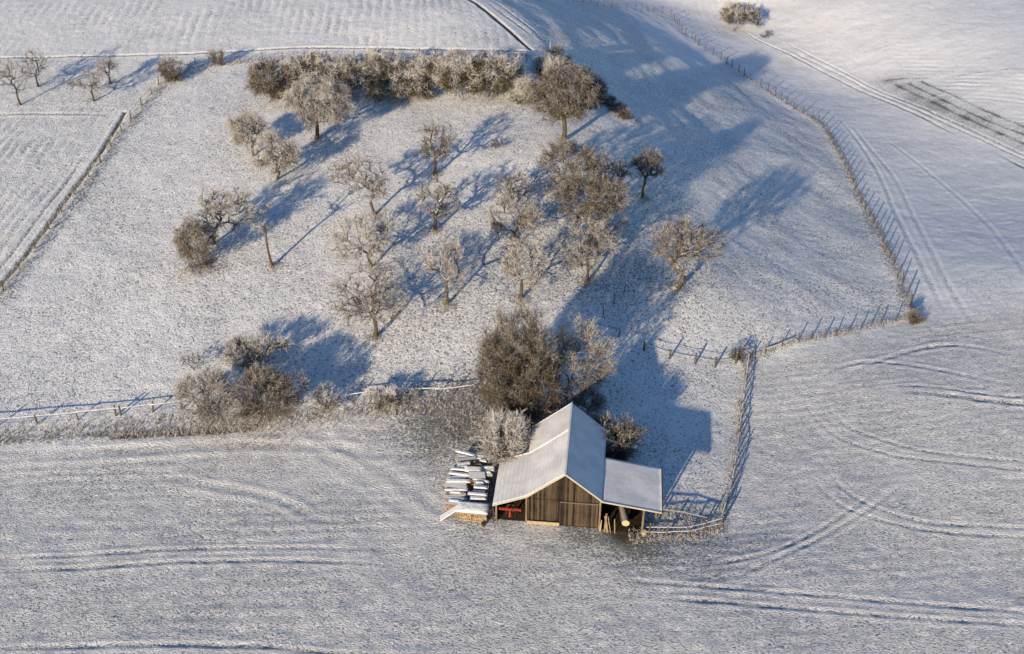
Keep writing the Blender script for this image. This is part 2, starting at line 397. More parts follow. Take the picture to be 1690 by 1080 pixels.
def bark_material(name, dark, pale, frost):
    m, nt, b = newmat(name)
    g = N(nt, 'ShaderNodeNewGeometry'); tc = N(nt, 'ShaderNodeTexCoord').outputs['Object']
    n1 = noise(nt, mapping(nt, tc, (1, 1, .25)), 9.0, 4.0, .65)
    col = mixc(nt, rng_(nt, n1, .35, .65), dark, pale)
    z = N(nt, 'ShaderNodeSeparateXYZ'); nt.links.new(g.outputs['Normal'], z.inputs[0])
    f = rng_(nt, mth(nt, 'ADD', z.outputs[2], mth(nt, 'MULTIPLY', noise(nt, tc, 4.0, 3.0), .7)), .75, 1.15)
    col = mixc(nt, mth(nt, 'MULTIPLY', f, frost), col, (.78, .77, .77))
    nt.links.new(col, b.inputs['Base Color']); bump(nt, b, n1, .05); return m
def twig_material(name, dark, pale, frost, lo=.35, hi=1.0, nsc=.8, namp=.9):
    m, nt, b = newmat(name)
    g = N(nt, 'ShaderNodeNewGeometry'); pos = g.outputs['Position']
    z = N(nt, 'ShaderNodeSeparateXYZ'); nt.links.new(g.outputs['Normal'], z.inputs[0])
    e = attr(nt, 'expo'); n1 = noise(nt, pos, nsc, 3.0); n2 = noise(nt, pos, 5.0, 2.0)
    col = mixc(nt, rng_(nt, n2, .3, .7), dark, pale)
    s = mth(nt, 'ADD', mth(nt, 'MULTIPLY', e, .6), mth(nt, 'MULTIPLY', z.outputs[2], .30))
    s = mth(nt, 'ADD', s, mth(nt, 'MULTIPLY', mth(nt, 'SUBTRACT', n1, .5), namp))
    s = mth(nt, 'ADD', s, mth(nt, 'MULTIPLY', mth(nt, 'SUBTRACT', n2, .5), .7))
    s = mth(nt, 'ADD', s, mth(nt, 'MULTIPLY', mth(nt, 'SUBTRACT', attr(nt, 'strand'), .5), .75)); c0 = (lo+hi)/2; lo, hi = c0-.20, c0+.20
    f = mth(nt, 'MULTIPLY', rng_(nt, s, lo, hi), frost)
    col = mixc(nt, f, col, (.80, .765, .74)); nt.links.new(col, b.inputs['Base Color']); return m
BARK = bark_material('fruit_tree_bark', (.045, .034, .024), (.15, .115, .078), .65)
BARKD = bark_material('dark_bark', (.035, .028, .022), (.10, .078, .055), .8)
TW = {
 'frost': twig_material('frosted_twigs', (.047, .037, .028), (.155, .123, .092), .68, .02, .75),
 'pale':  twig_material('pale_frosted_twigs', (.062, .050, .038), (.20, .16, .12), .78, -.02, .62),
 'brown': twig_material('brown_twigs', (.060, .047, .033), (.18, .14, .098), .58, .22, .95),
 'olive': twig_material('olive_brown_twigs', (.052, .042, .027), (.155, .122, .078), .50, .25, 1.0),
 'dark':  twig_material('dark_twigs', (.045, .036, .03), (.12, .095, .075), .55, .3, 1.0),
 'hedge': twig_material('hedge_twigs', (.040, .034, .018), (.13, .105, .05), .98, .30, .68, .55, 2.2),
}

def skeleton(rs, fork, trunk, att, pen=.28, maxlen=1.1, jit=.10):
    """joins every crown point to the branch that reaches it best"""
    P = [np.asarray(p, float) for p in trunk]; par = [-1]+list(range(len(P)-1)); nt_ = len(P)
    PL = [0.0]*nt_
    arr = np.zeros((len(att)*6+nt_+10, 3)); pl = np.zeros(len(arr)); arr[:nt_] = P; n = nt_
    par = np.array(par+[0]*(len(arr)-nt_)); first = max(nt_-2, 0)
    order = np.argsort(np.linalg.norm(att-np.asarray(fork), axis=1))
    for a in att[order]:
        d = np.linalg.norm(arr[first:n]-a, axis=1); c = d+pen*pl[first:n]
        # no branch that doubles back down
        c = c+.35*np.maximum(arr[first:n, 2]-a[2], 0)
        j = first+int(np.argmin(c)); L = d[j-first]
        if L < .12: continue
        k = min(5, int(L/maxlen)+1); prev = j; p0 = arr[j].copy()
        for i in range(1, k+1):
            t = i/k; q = p0+(a-p0)*t
            if i < k: q = q+rs.normal(0, jit*L/k, 3)+np.array([0, 0, .10*L*math.sin(math.pi*t)])
            arr[n] = q; par[n] = prev; pl[n] = pl[prev]+np.linalg.norm(q-arr[prev]); prev = n; n += 1
    P = arr[:n]; par = par[:n]
    tips = np.zeros(n); kids = np.bincount(par[1:], minlength=n)
    tips[kids == 0] = 1
    for i in range(n-1, 0, -1): tips[par[i]] += tips[i]
    return P, par, tips, nt_

def grow(name, base, ctr, rad, label, cat, style, seed, n_att=150, trunk_r=.16, fork=.35, stems=1, twigs=16, tl=.75,
         droop=.0, tr=.016, lean=(0, 0), lobes=7, group=None, up=.15, parts=('trunk', 'crown'), barkm=None, shell=.3, gap=.74):
    """base: world point; ctr/rad: the crown's ellipsoid relative to the base"""
    rs = np.random.RandomState(seed); ctr, rad = np.array(ctr, float), np.array(rad, float)
    # lobed crown volume
    pts = []
    lobes = int(lobes*1.7)
    for i in range(lobes):
        v = rs.normal(size=3); v /= np.linalg.norm(v); v[2] = v[2]*.8+.1
        c = ctr+v*rad*(gap*1.12*rs.uniform(.25, 1)**.5); r = rad*rs.uniform(.22, .42)
        q = rs.normal(size=(max(4, n_att//lobes), 3)); q /= np.linalg.norm(q, axis=1, keepdims=True)
        pts.append(c+q*r*(rs.uniform(shell**3, 1, (len(q), 1))**(1/3)))
    q = rs.normal(size=(int(n_att*.32), 3)); q /= np.linalg.norm(q, axis=1, keepdims=True); q[:, 2] = np.where(q[:, 2] < -.3, -q[:, 2], q[:, 2])
    pts.append(ctr+q*rad*rs.uniform(.35, 1.0, (len(q), 1))**.5*rs.uniform(.8, 1.02, (len(q), 1)))
    att = np.concatenate(pts); att[:, 2] = np.maximum(att[:, 2], .25 if stems > 1 else .5)
    segs = []; top = ctr[2]-rad[2]
    TR, CR, CR3 = [], [], []        # trunk, limb and twig prisms
    e_nodes = []
    groups_ = [att] if stems == 1 else None
    if stems > 1:
        an = np.arctan2(att[:, 1]-ctr[1], att[:, 0]-ctr[0])+rs.normal(0, .5, len(att))
        b_ = ((an+np.pi)/(2*np.pi)*stems).astype(int) % stems
        groups_ = [att[b_ == i] for i in range(stems)]
    for gi, A in enumerate(groups_):
        if len(A) < 2: continue
        if stems == 1:
            trunk_r *= 1.2; fz = max(.5, .78*fork*(ctr[2]+rad[2])); fx = ctr[0]*.35+lean[0]; fy = ctr[1]*.35+lean[1]
            k = 6; bend = rs.normal(0, .05*fz, 2)
            trunk = [np.array([fx*t+bend[0]*math.sin(3.1*t), fy*t+bend[1]*math.sin(3.1*t), -.25+(fz+.25)*t]) for t in np.linspace(0, 1, k)]
            r0 = trunk_r
        else:
            m = A.mean(0); d = np.array([m[0]*.25+rs.normal(0, .10), m[1]*.25+rs.normal(0, .10)])
            o = rs.normal(0, .10+.10*min(rad[:2]), 2); zz = max(.35, .25*m[2])
            trunk = [np.array([o[0], o[1], -.15]), np.array([o[0]+d[0]*.5, o[1]+d[1]*.5, zz*.5]), np.array([o[0]+d[0], o[1]+d[1], zz])]
            r0 = trunk_r*rs.uniform(.7, 1.1)
        P, par, tips, nt_ = skeleton(rs, trunk[-1], trunk, A)
        r = np.maximum(r0*(tips/tips[0])**.43, .024)
        r[:nt_] = r0*np.linspace(1.0, .80, nt_)
        if stems == 1: r[0] *= 1.5; r[1] *= 1.08
        idx = np.arange(1, len(P)); p = par[idx]
        r0s = np.minimum(r[p], r[idx]*1.5); r0s[:nt_-1] = r[:nt_-1]
        thick = (r[idx] > .038) | (idx < nt_)
        if stems > 1: thick = (r[idx] > .026) | (idx < nt_)
        TR.append((P[p[thick]], P[idx[thick]], r0s[thick], r[idx[thick]]))
        CR.append((P[p[~thick]], P[idx[~thick]], r0s[~thick], r[idx[~thick]]))
        # twigs on the outer wood
        out = idx[tips[idx] <= max(6, .05*tips[0])]
        d = P[out]-P[par[out]]; d /= np.linalg.norm(d, axis=1, keepdims=True)+1e-9
        o = np.repeat(out, twigs); D = np.repeat(d, twigs, 0); m = len(o)
        t = rs.rand(m, 1); S = P[par[o]]*(1-t)+P[o]*t
        radial = (S-ctr)/rad; rn = np.linalg.norm(radial, axis=1, keepdims=True); radial = radial/(rn+1e-6)
        rv = rs.normal(size=(m, 3)); rv /= np.linalg.norm(rv, axis=1, keepdims=True)
        T = .45*D+.55*radial+.75*rv; T[:, 2] += up; T /= np.linalg.norm(T, axis=1, keepdims=True)
        L = tl*rs.uniform(.35, 1.1, (m, 1))
        M = S+T*L*.5; T2 = T+rs.normal(0, .25, (m, 3)); T2[:, 2] -= droop; T2 /= np.linalg.norm(T2, axis=1, keepdims=True)
        E = M+T2*L*.5; E[:, 2] = np.maximum(E[:, 2], .05); M[:, 2] = np.maximum(M[:, 2], .04)
        one = np.ones(m); w = tr*rs.uniform(.75, 1.3, m)
        CR3.append((S, M, w, w*.85)); CR3.append((M, E, w*.85, w*.45))
        for q, f0 in ((0, .35), (1, .65), (2, .9)):     # side shoots
            B0 = S+(M-S)*min(1, f0*2) if f0 < .5 else M+(E-M)*(f0*2-1)
            rv = rs.normal(size=(m, 3)); rv /= np.linalg.norm(rv, axis=1, keepdims=True)
            T3 = .7*T2+.8*rv; T3[:, 2] -= droop*.6; T3 /= np.linalg.norm(T3, axis=1, keepdims=True)
            Q = B0+T3*L*rs.uniform(.25, .6, (m, 1)); Q[:, 2] = np.maximum(Q[:, 2], .04)
            CR3.append((B0, Q, w*.7, w*.4))
    cat_ = lambda L_: [np.concatenate([x[i] for x in L_]) for i in range(4)]
    root = tag(empty(name, base), label, cat, group)
    for T_ in ([cat_(TR)] if stems == 1 else TR):
        V, F = prisms(*T_, 7); put(parts[0], mesh_np(parts[0], V, F, barkm or BARK, True), root)
    v1, f1 = prisms(*cat_(CR), 4); v2, f2 = prisms(*cat_(CR3), 3)
    V = np.concatenate([v1, v2]); F = np.concatenate([f1, f2+len(v1)])
    ex = np.linalg.norm((V-ctr)/rad, axis=1)*(.7 if stems == 1 else .45)+np.clip((V[:, 2]-ctr[2])/rad[2], -1, 1)*(.3 if stems == 1 else .55)
    ex[:len(v1)] = ex[:len(v1)]*.5-.15
    put(parts[1], mesh_np(parts[1], V, F, TW[style], False, {'expo': np.clip(ex, 0, 1.4), 'strand': np.r_[np.full(len(v1), .3), np.repeat(rs.rand(len(v2)//6), 6)]}), root)
    return root

TWK, ATK = .47, 1.1
def tree_px(name, u, v, box, label, cat, style, seed, flat=.9, **kw):
    """box = crown's left, right, top, bottom in the photograph; the crown stands above the base point, at its distance"""
    b = on_ground(u, v); s = ppm(b); u0, u1, v0, v1 = box
    w_, h_ = u1-u0, v1-v0; e_ = 1.0 if kw.get('stems', 1) == 1 else .35; u0 -= .05*w_*e_; u1 += .05*w_*e_; v0 -= .06*h_*e_; v1 = min(v1+.20*h_, v-.04*h_) if kw.get('stems', 1) == 1 else v1+.02*h_
    kw['twigs'] = max(3, int(round(kw.get('twigs', 12)*TWK))); kw['n_att'] = int(kw.get('n_att', 100)*ATK)
    rx = (u1-u0)/2/s; cx = ((u0+u1)/2-u)/s; ry = rx*flat
    el = math.atan2(CAM[2]-b[2], b[1]); se, ce = math.sin(el), math.cos(el)
    half = (v1-v0)/2/s; rz2 = half**2-(ry*se)**2
    if rz2 < (.45*half/ce)**2:           # crown flatter than it is deep: take less depth
        rz = .62*half/ce; ry = max(.35*rx, math.sqrt(max(half**2-(rz*ce)**2, .01))/se)
    else: rz = math.sqrt(rz2)/ce
    k = (PH/2-(v0+v1)/2)/FPX; q = b-CAM; a, d = q[1]*SP+q[2]*CP, q[1]*CP-q[2]*SP
    cz = (k*d-a)/(CP+k*SP)
    if cz-rz < .1 and kw.get('stems', 1) > 1: cz = max(cz, rz*.6)
    return grow(name, b, (cx, 0, cz), (rx, ry, rz), label, cat, style, seed, **kw)

FT = 'old fruit trees of the meadow orchard'
tree_px('fruit_tree', 523, 230, (480,584,124,204), 'broad frosty fruit tree in front of the left end of the dark hedge', 'tree', 'frost', 11, flat=.75, n_att=260, trunk_r=.26, twigs=17, tl=1.3, droop=.9, tr=.020, group=FT, fork=.33, lobes=10)
tree_px('fruit_tree', 928, 232, (874,990,108,190), 'tall brown round-crowned tree at the right end of the hedge', 'tree', 'olive', 12, flat=.72, n_att=430, trunk_r=.30, twigs=19, tl=1.2, droop=.8, tr=.020, group=FT, fork=.36, lobes=12)
tree_px('fruit_tree', 420, 258, (384,446,188,240), 'shaggy pale frosted tree below the left end of the hedge, upper of two', 'tree', 'frost', 13, n_att=150, trunk_r=.18, twigs=16, tl=1.2, droop=.7, tr=.020, group=FT, fork=.25)
tree_px('fruit_tree', 455, 298, (426,498,216,278), 'shaggy grey tree with a leaning trunk and drooping frosted twigs, lower of two', 'tree', 'frost', 14, n_att=170, trunk_r=.18, twigs=15, tl=1.2, droop=.8, tr=.020, group=FT, fork=.22, lean=(.5,0))
tree_px('fruit_tree', 352, 404, (316,432,308,392), 'dark-trunked crooked tree leaning right behind the drooping brown bush', 'tree', 'frost', 15, n_att=170, trunk_r=.20, twigs=14, tl=.9, droop=.5, tr=.018, group=FT, fork=.35, barkm=BARKD)
tree_px('fruit_tree', 450, 441, (420,468,332,385), 'slender young tree with tall bare trunk and thin crown, alone on open snow', 'tree', 'pale', 16, n_att=22, trunk_r=.13, twigs=9, tl=.7, tr=.015, group=FT, fork=.78, lobes=5)
tree_px('fruit_tree', 621, 357, (553,648,254,340), 'frosty fruit tree with two steep forked limbs, uppermost of the left row', 'tree', 'frost', 17, n_att=150, trunk_r=.17, twigs=12, tl=.85, droop=.2, tr=.018, group=FT, fork=.3, lobes=8)
tree_px('fruit_tree', 716, 290, (688,762,199,272), 'small open-crowned tree with dark forked limbs highest in the orchard middle', 'tree', 'brown', 18, n_att=110, trunk_r=.17, twigs=12, tl=.75, tr=.018, group=FT, fork=.4, barkm=BARKD)
tree_px('fruit_tree', 718, 382, (684,762,290,366), 'frosty tree with short black trunk beside a deep blue shadow', 'tree', 'frost', 19, n_att=110, trunk_r=.20, twigs=13, tl=.75, tr=.018, group=FT, fork=.36, barkm=BARKD)
tree_px('fruit_tree', 614, 442, (545,658,352,430), 'very pale frosted tree in the middle of the left row', 'tree', 'pale', 20, n_att=150, trunk_r=.17, twigs=14, tl=.95, droop=.1, tr=.019, group=FT, fork=.36)
tree_px('fruit_tree', 618, 558, (553,684,434,532), 'wide pale frosted fruit tree lowest of the left row, long trunk shadow beside it', 'tree', 'frost', 21, n_att=230, trunk_r=.21, twigs=13, tl=.95, droop=.1, tr=.018, group=FT, fork=.42, lobes=10)
tree_px('fruit_tree', 737, 504, (702,776,392,482), 'upright whitish tree with straight reddish trunk, middle of the lowest row', 'tree', 'pale', 22, n_att=110, trunk_r=.15, twigs=14, tl=.8, tr=.019, group=FT, fork=.45)
tree_px('fruit_tree', 858, 496, (822,906,392,476), 'upright whitish tree with mossy trunk, third along the lowest row', 'tree', 'pale', 23, n_att=120, trunk_r=.17, twigs=14, tl=.85, tr=.019, group=FT, fork=.42)
tree_px('fruit_tree', 850, 398, (798,892,322,386), 'low spreading bushy tree with short trunk in the orchard middle', 'tree', 'frost', 24, n_att=170, trunk_r=.19, twigs=17, tl=.9, droop=.1, tr=.019, group=FT, fork=.25)
tree_px('fruit_tree', 836, 345, (812,886,284,335), 'small thin tree half hidden behind the low spreading bushy tree', 'tree', 'brown', 25, n_att=80, trunk_r=.13, twigs=13, tl=.75, tr=.018, group=FT, fork=.4)
tree_px('fruit_tree', 946, 318, (884,990,230,306), 'dense olive brown tree standing below the tall round-crowned tree', 'tree', 'olive', 26, n_att=210, trunk_r=.2, twigs=17, tl=.95, droop=.1, tr=.019, group=FT, fork=.28)
tree_px('fruit_tree', 978, 408, (908,1032,284,388), 'big dense brown tree in the centre of the right-hand tree row', 'tree', 'olive', 27, n_att=300, trunk_r=.24, twigs=17, tl=1.0, droop=.1, tr=.019, group=FT, fork=.3, lobes=10)
tree_px('fruit_tree', 967, 467, (918,1022,366,440), 'frosted tree with thin dark trunk lowest in the right-hand tree row', 'tree', 'frost', 28, n_att=150, trunk_r=.15, twigs=14, tl=.85, droop=.2, tr=.018, group=FT, fork=.4)
tree_px('fruit_tree', 1013, 340, (985,1042,262,332), 'dark bare tree in blue shade touching the right-hand tree row', 'tree', 'dark', 29, n_att=110, trunk_r=.14, twigs=13, tl=.7, tr=.017, group=FT, fork=.38, barkm=BARKD)
tree_px('fruit_tree', 1062, 327, (1032,1094,246,300), 'dark bare tree standing free on the blue shaded slope', 'tree', 'dark', 230, gap=.6, n_att=170, trunk_r=.17, twigs=14, tl=.75, tr=.017, group=FT, fork=.4, barkm=BARKD)
tree_px('fruit_tree', 1114, 477, (1066,1194,357,448), 'gnarled open fruit tree with thick leaning trunk, farthest right of the orchard', 'tree', 'brown', 31, n_att=220, trunk_r=.30, twigs=13, tl=.9, droop=.15, tr=.018, group=FT, fork=.24, lobes=12, lean=(.45,0))
# by the barn
tree_px('bushy_tree', 866, 700, (782,930,518,752), 'big dense olive brown bushy tree right behind the barn', 'tree', 'olive', 32, n_att=560, trunk_r=.11, stems=9, twigs=20, tl=1.3, droop=-.25, tr=.018, lobes=22, up=.75, shell=.5, gap=.58)
tree_px('bushy_tree', 950, 664, (896,1006,522,690), 'loose greyish brown tree right of the big olive brown tree', 'tree', 'frost', 33, n_att=230, trunk_r=.09, stems=5, twigs=15, tl=1.1, tr=.016, lobes=12, up=.45)
SH = dict(parts=('stem', 'crown'), stems=6, trunk_r=.035, barkm=BARKD)
def shrub(u, v, box, label, style, seed, **kw):
    k = dict(SH); k.update(kw); return tree_px('shrub', u, v, box, label, 'shrub', style, seed, **k)
shrub(826, 772, (784,874,688,768), 'bleached frost-white shrub beside the woodpile at the barn roof', 'pale', 40, n_att=190, twigs=14, tl=1.2, up=.6, tr=.022)
shrub(1002, 758, (952,1056,686,774), 'brown spiky shrub rising behind the lean-to roof', 'olive', 41, n_att=300, twigs=15, tl=1.0, up=.35, tr=.020)
shrub(972, 690, (948,998,645,692), 'small brown shrub behind the barn ridge', 'brown', 42, n_att=80, twigs=13, tl=.8, up=.4)
shrub(346, 692, (298,402,614,700), 'grey frosted shrub at the end of the snowy rail fence', 'frost', 43, n_att=290, twigs=15, tl=.9, stems=8)
shrub(446, 694, (384,516,602,700), 'large brown shrub with dark base by the field margin', 'brown', 44, n_att=380, twigs=15, tl=.95, stems=9)
shrub(420, 603, (362,476,552,612), 'spiky shrub with white twigs above the large brown one', 'hedge', 45, n_att=170, twigs=11, tl=1.2, stems=8, up=.4)
shrub(540, 676, (512,566,630,682), 'low pale tuft right of the large brown shrub', 'pale', 46, n_att=60, twigs=13, tl=.7)
shrub(632, 672, (598,668,640,676), 'low olive bramble with snow on top by the wire fence', 'hedge', 47, n_att=80, twigs=15, tl=.7, stems=8)
shrub(672, 664, (655,690,640,668), 'thin whitish bramble sprig next to the low olive bramble', 'pale', 48, n_att=30, twigs=10, tl=.6, stems=4)
shrub(318, 446, (296,368,362,452), 'drooping brown bush with dark skirt in front of the crooked tree', 'brown', 49, n_att=190, twigs=18, tl=1.1, droop=1.1, stems=7)
shrub(318, 612, (303,338,570,614), 'single thin dead sapling on the snow above the grey shrub', 'dark', 50, n_att=8, twigs=3, tl=.6, stems=2, tr=.012)
# hedge row at the top of the orchard: single bushes grown together
HR = 'bushes of the hedge row above the orchard'
hedge = [(450,168,412,494,100,172,'dark twiggy bush at the far left end of the hedge row','olive'),
 (512,160,482,556,98,162,'snow-topped bush behind the broad frosty tree','hedge'),
 (576,158,540,612,96,162,'snow-topped bush just right of the broad frosty tree','hedge'),
 (622,160,590,660,98,164,'bush over the darkest hollow of the hedge','hedge'),
 (668,160,632,704,102,164,'bush with blackish foot in the middle of the hedge','hedge'),
 (714,160,682,752,98,165,'bright snow-topped bush right of the hedge middle','hedge'),
 (760,162,728,798,98,166,'tawny bush with sunlit foot, second from the hedge gap','hedge'),
 (808,164,774,850,94,168,'tawny bush left of the narrow gap in the hedge','hedge'),
 (850,150,836,868,96,156,'thin upright frosted bush at the narrow hedge gap','pale'),
 (862,172,844,884,132,176,'low white-arched bramble at the foot of the tall brown tree','hedge'),
 (900,128,880,930,96,132,'pale bush peeping out behind the tall brown tree','hedge'),
 (972,180,950,996,118,186,'shaded bush behind the tall brown tree on the slope edge','dark')]
for i, (u, v, a, c, d, e, lb, st) in enumerate(hedge):
    if st == 'hedge' and e-d > 50: a, c, d = a-12, c+12, d-12+(0, 0, 6, -2, 9, 3, -3, 5, -6, 0, 0, 0)[i]
    shrub(u, v, (a, c, d, e), lb, st, 60+i, group=HR, n_att=int(210*min(1.3, (c-a)/66)), twigs=22, tl=1.2, tr=.024, stems=6, droop=.25, lobes=8, flat=.8)
EB = 'low bushes along the slope edge'
for i, (u, v, a, c, d, e, lb) in enumerate([(1004,176,992,1016,158,180,'low dark bush on the slope edge nearest the tall brown tree'),
   (1016,186,1004,1032,168,190,'low dark bush in the middle of three on the slope edge'),
   (1032,196,1018,1046,178,200,'low dark bush lowest on the slope edge'),
   (918,92,908,930,78,96,'small dark bush at the corner of the upper field track'),
   (932,104,922,944,92,108,'small dark bush just below the track corner')]):
    shrub(u, v, (a, c, d, e), lb, 'dark', 80+i, group=EB, n_att=40, twigs=14, tl=.7, stems=5)
# left boundary and far trees
shrub(284, 134, (262,308,94,136), 'rounded shrub leaning over the left boundary fence', 'brown', 90, n_att=110, twigs=16, tl=.9)
shrub(354, 108, (348,361,82,110), 'left one of two slim saplings on the upper boundary', 'brown', 91, n_att=30, twigs=10, tl=.8, stems=3, up=.6)
shrub(365, 109, (360,374,84,110), 'right one of two slim saplings on the upper boundary', 'brown', 92, n_att=30, twigs=10, tl=.8, stems=3, up=.6)
shrub(735, 108, (722,750,86,110), 'thin grey sapling behind the middle of the hedge', 'dark', 93, n_att=20, twigs=6, tl=.8, stems=3, up=.6)
shrub(1212, 50, (1184,1252,4,52), 'round snowy bush alone by the far track', 'hedge', 94, n_att=260, twigs=16, tl=1.1, tr=.026, stems=8, shell=.75)
shrub(1262, 62, (1250,1278,50,66), 'wispy dark weeds beside the far track below the round bush', 'dark', 95, n_att=16, twigs=6, tl=.6, stems=4)
shrub(1508, 532, (1494,1524,515,540), 'small straw-coloured tuft at the corner of the paddock fence', 'olive', 96, n_att=50, twigs=14, tl=.7, stems=6)
shrub(1218, 592, (1204,1234,570,598), 'dark tangle of weeds where the paddock fences meet', 'dark', 97, n_att=24, twigs=8, tl=.7, stems=5)
shrub(820, 246, (808,834,228,248), 'small dead branch sticking out of the shaded snow', 'dark', 98, n_att=8, twigs=3, tl=.6, stems=2)
FA = 'young trees beyond the left boundary fence'
for i, (u, v, bx, lb) in enumerate([(35,174,(0,64,100,160),'wide-crowned young tree at the left picture edge'),
   (64,144,(36,92,82,130),'young tree with forked trunk behind the wide-crowned one'),
   (155,168,(122,182,116,154),'young tree with a flat wind-swept crown, nearest the fence'),
   (183,140,(168,198,96,126),'thin upright young tree behind the flat-crowned one')]):
    tree_px('young_tree', u, v, bx, lb, 'tree', 'frost', 100+i, n_att=80, trunk_r=.12, twigs=9, tl=.9, tr=.015, fork=.42, group=FA, barkm=BARKD)
# ================================================================== BUILT THINGS
class MB:
    """collects boxes, bars and rods, links them as one mesh"""
    def __init__(self): self.V, self.F, self.n = [], [], 0
    def add(self, V, F):
        V = np.asarray(V, float); self.V.append(V); self.F += [tuple(i+self.n for i in f) for f in F]; self.n += len(V); return self
    def box(self, c, s, ax=None):
        """centre, full size, optional 3 axes"""
        h = np.array(s)/2.0; A = np.eye(3) if ax is None else np.array(ax)
        k = np.array([[x, y, z] for x in (-1, 1) for y in (-1, 1) for z in (-1, 1)])*h
        return self.add(np.array(c)+k@A, [(0, 1, 3, 2), (4, 6, 7, 5), (0, 4, 5, 1), (2, 3, 7, 6), (0, 2, 6, 4), (1, 5, 7, 3)])
    def bar(self, a, b, w, h, roll=0.0):
        a, b = np.array(a, float), np.array(b, float); d = b-a; L = np.linalg.norm(d); d /= L
        ref = np.array([0, 0, 1.0]) if abs(d[2]) < .95 else np.array([0, 1.0, 0])
        x = np.cross(ref, d); x /= np.linalg.norm(x); y = np.cross(d, x)
        x, y = x*math.cos(roll)+y*math.sin(roll), y*math.cos(roll)-x*math.sin(roll)
        return self.box((a+b)/2, (w, h, L), (x, y, d))
    def rod(self, a, b, r0, r1=None, n=8, caps=True):
        V, F = prisms([a], [b], [r0], [r0 if r1 is None else r1], n); F = [tuple(f) for f in F]
        if caps: F += [tuple(range(n-1, -1, -1)), tuple(range(n, 2*n))]
        return self.add(V, F)
    def build(self, name, m, parent=None, loc=None, rot=None, smooth=False):
        me = bpy.data.meshes.new(name); me.from_pydata(np.concatenate(self.V).tolist(), [], self.F)
        for k in (m if isinstance(m, (list, tuple)) else [m]): me.materials.append(k)
        if smooth: me.polygons.foreach_set('use_smooth', np.ones(len(me.polygons), bool))
        me.update(); return put(name, me, parent, loc, rot)

def wood_material(name, dark, pale, frost=0.0, plank=None, grain=(14, 14, .7), top=.6):
    m, nt, b = newmat(name)
    tc = N(nt, 'ShaderNodeTexCoord').outputs['Object']
    g = noise(nt, mapping(nt, tc, grain), 1.0, 5.0, .7); big = noise(nt, tc, .9, 3.0)
    v = mth(nt, 'ADD', mth(nt, 'MULTIPLY', g, .75), mth(nt, 'MULTIPLY', big, .35))
    if plank:
        x = N(nt, 'ShaderNodeSeparateXYZ'); nt.links.new(tc, x.inputs[0])
        w = N(nt, 'ShaderNodeTexWhiteNoise', noise_dimensions='1D'); nt.links.new(mth(nt, 'FLOOR', mth(nt, 'DIVIDE', x.outputs[0], plank)), w.inputs['W'])
        v = mth(nt, 'ADD', v, mth(nt, 'MULTIPLY', mth(nt, 'SUBTRACT', w.outputs[0], .5), .42))
    col = mixc(nt, rng_(nt, v, .30, .78), dark, pale)
    if frost:
        gn = N(nt, 'ShaderNodeNewGeometry'); z = N(nt, 'ShaderNodeSeparateXYZ'); nt.links.new(gn.outputs['Normal'], z.inputs[0])
        f = rng_(nt, mth(nt, 'ADD', z.outputs[2], mth(nt, 'MULTIPLY', mth(nt, 'SUBTRACT', noise(nt, tc, 3.0, 3.0), .5), .5)), top-.15, top+.2)
        col = mixc(nt, mth(nt, 'MULTIPLY', f, frost), col, SNOW)
    nt.links.new(col, b.inputs['Base Color']); bump(nt, b, g, .02); return m
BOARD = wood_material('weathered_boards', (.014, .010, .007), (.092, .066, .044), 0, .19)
BARKW = wood_material('log_bark', (.075, .055, .037), (.22, .165, .11), .25)
TIMBER = wood_material('weathered_timber', (.10, .072, .045), (.26, .20, .13), .8)
INSIDE = wood_material('shade_dark_boards', (.010, .008, .006), (.035, .026, .018), 0, .2)  # near-black tone paints in the shade inside the open lean-tos
TRIM = wood_material('pale_edge_board', (.30, .26, .20), (.50, .45, .37), .8)
FRESH = wood_material('fresh_plank', (.30, .22, .125), (.48, .37, .23), .6)
SPLIT = wood_material('split_firewood', (.16, .105, .055), (.46, .33, .18), .75, None, (6, 6, 6))
POST = wood_material('grey_fence_post', (.045, .036, .028), (.15, .12, .09), .85)
RAIL = wood_material('snowy_rail', (.10, .08, .06), (.26, .21, .16), .95, top=.35)
def flat_material(name, c, rough=.6, metal=0.0, var=.25, spots=6.0):
    m, nt, b = newmat(name); tc = N(nt, 'ShaderNodeTexCoord').outputs['Object']
    d = tuple(x*(1-var) for x in c)
    nt.links.new(mixc(nt, rng_(nt, noise(nt, tc, spots, 4.0), .35, .65), d, c), b.inputs['Base Color'])
    b.inputs['Roughness'].default_value = rough; b.inputs['Metallic'].default_value = metal; return m
IRON = flat_material('rusty_iron', (.10, .055, .035), .7, .3, .5)
WIRE = flat_material('old_wire', (.22, .20, .18), .6, .3)
RED = flat_material('faded_red_paint', (.30, .045, .028), .7, 0, .6)
STRAW = flat_material('trampled_straw_floor', (.07, .05, .032), .9, 0, .5, 3.0)
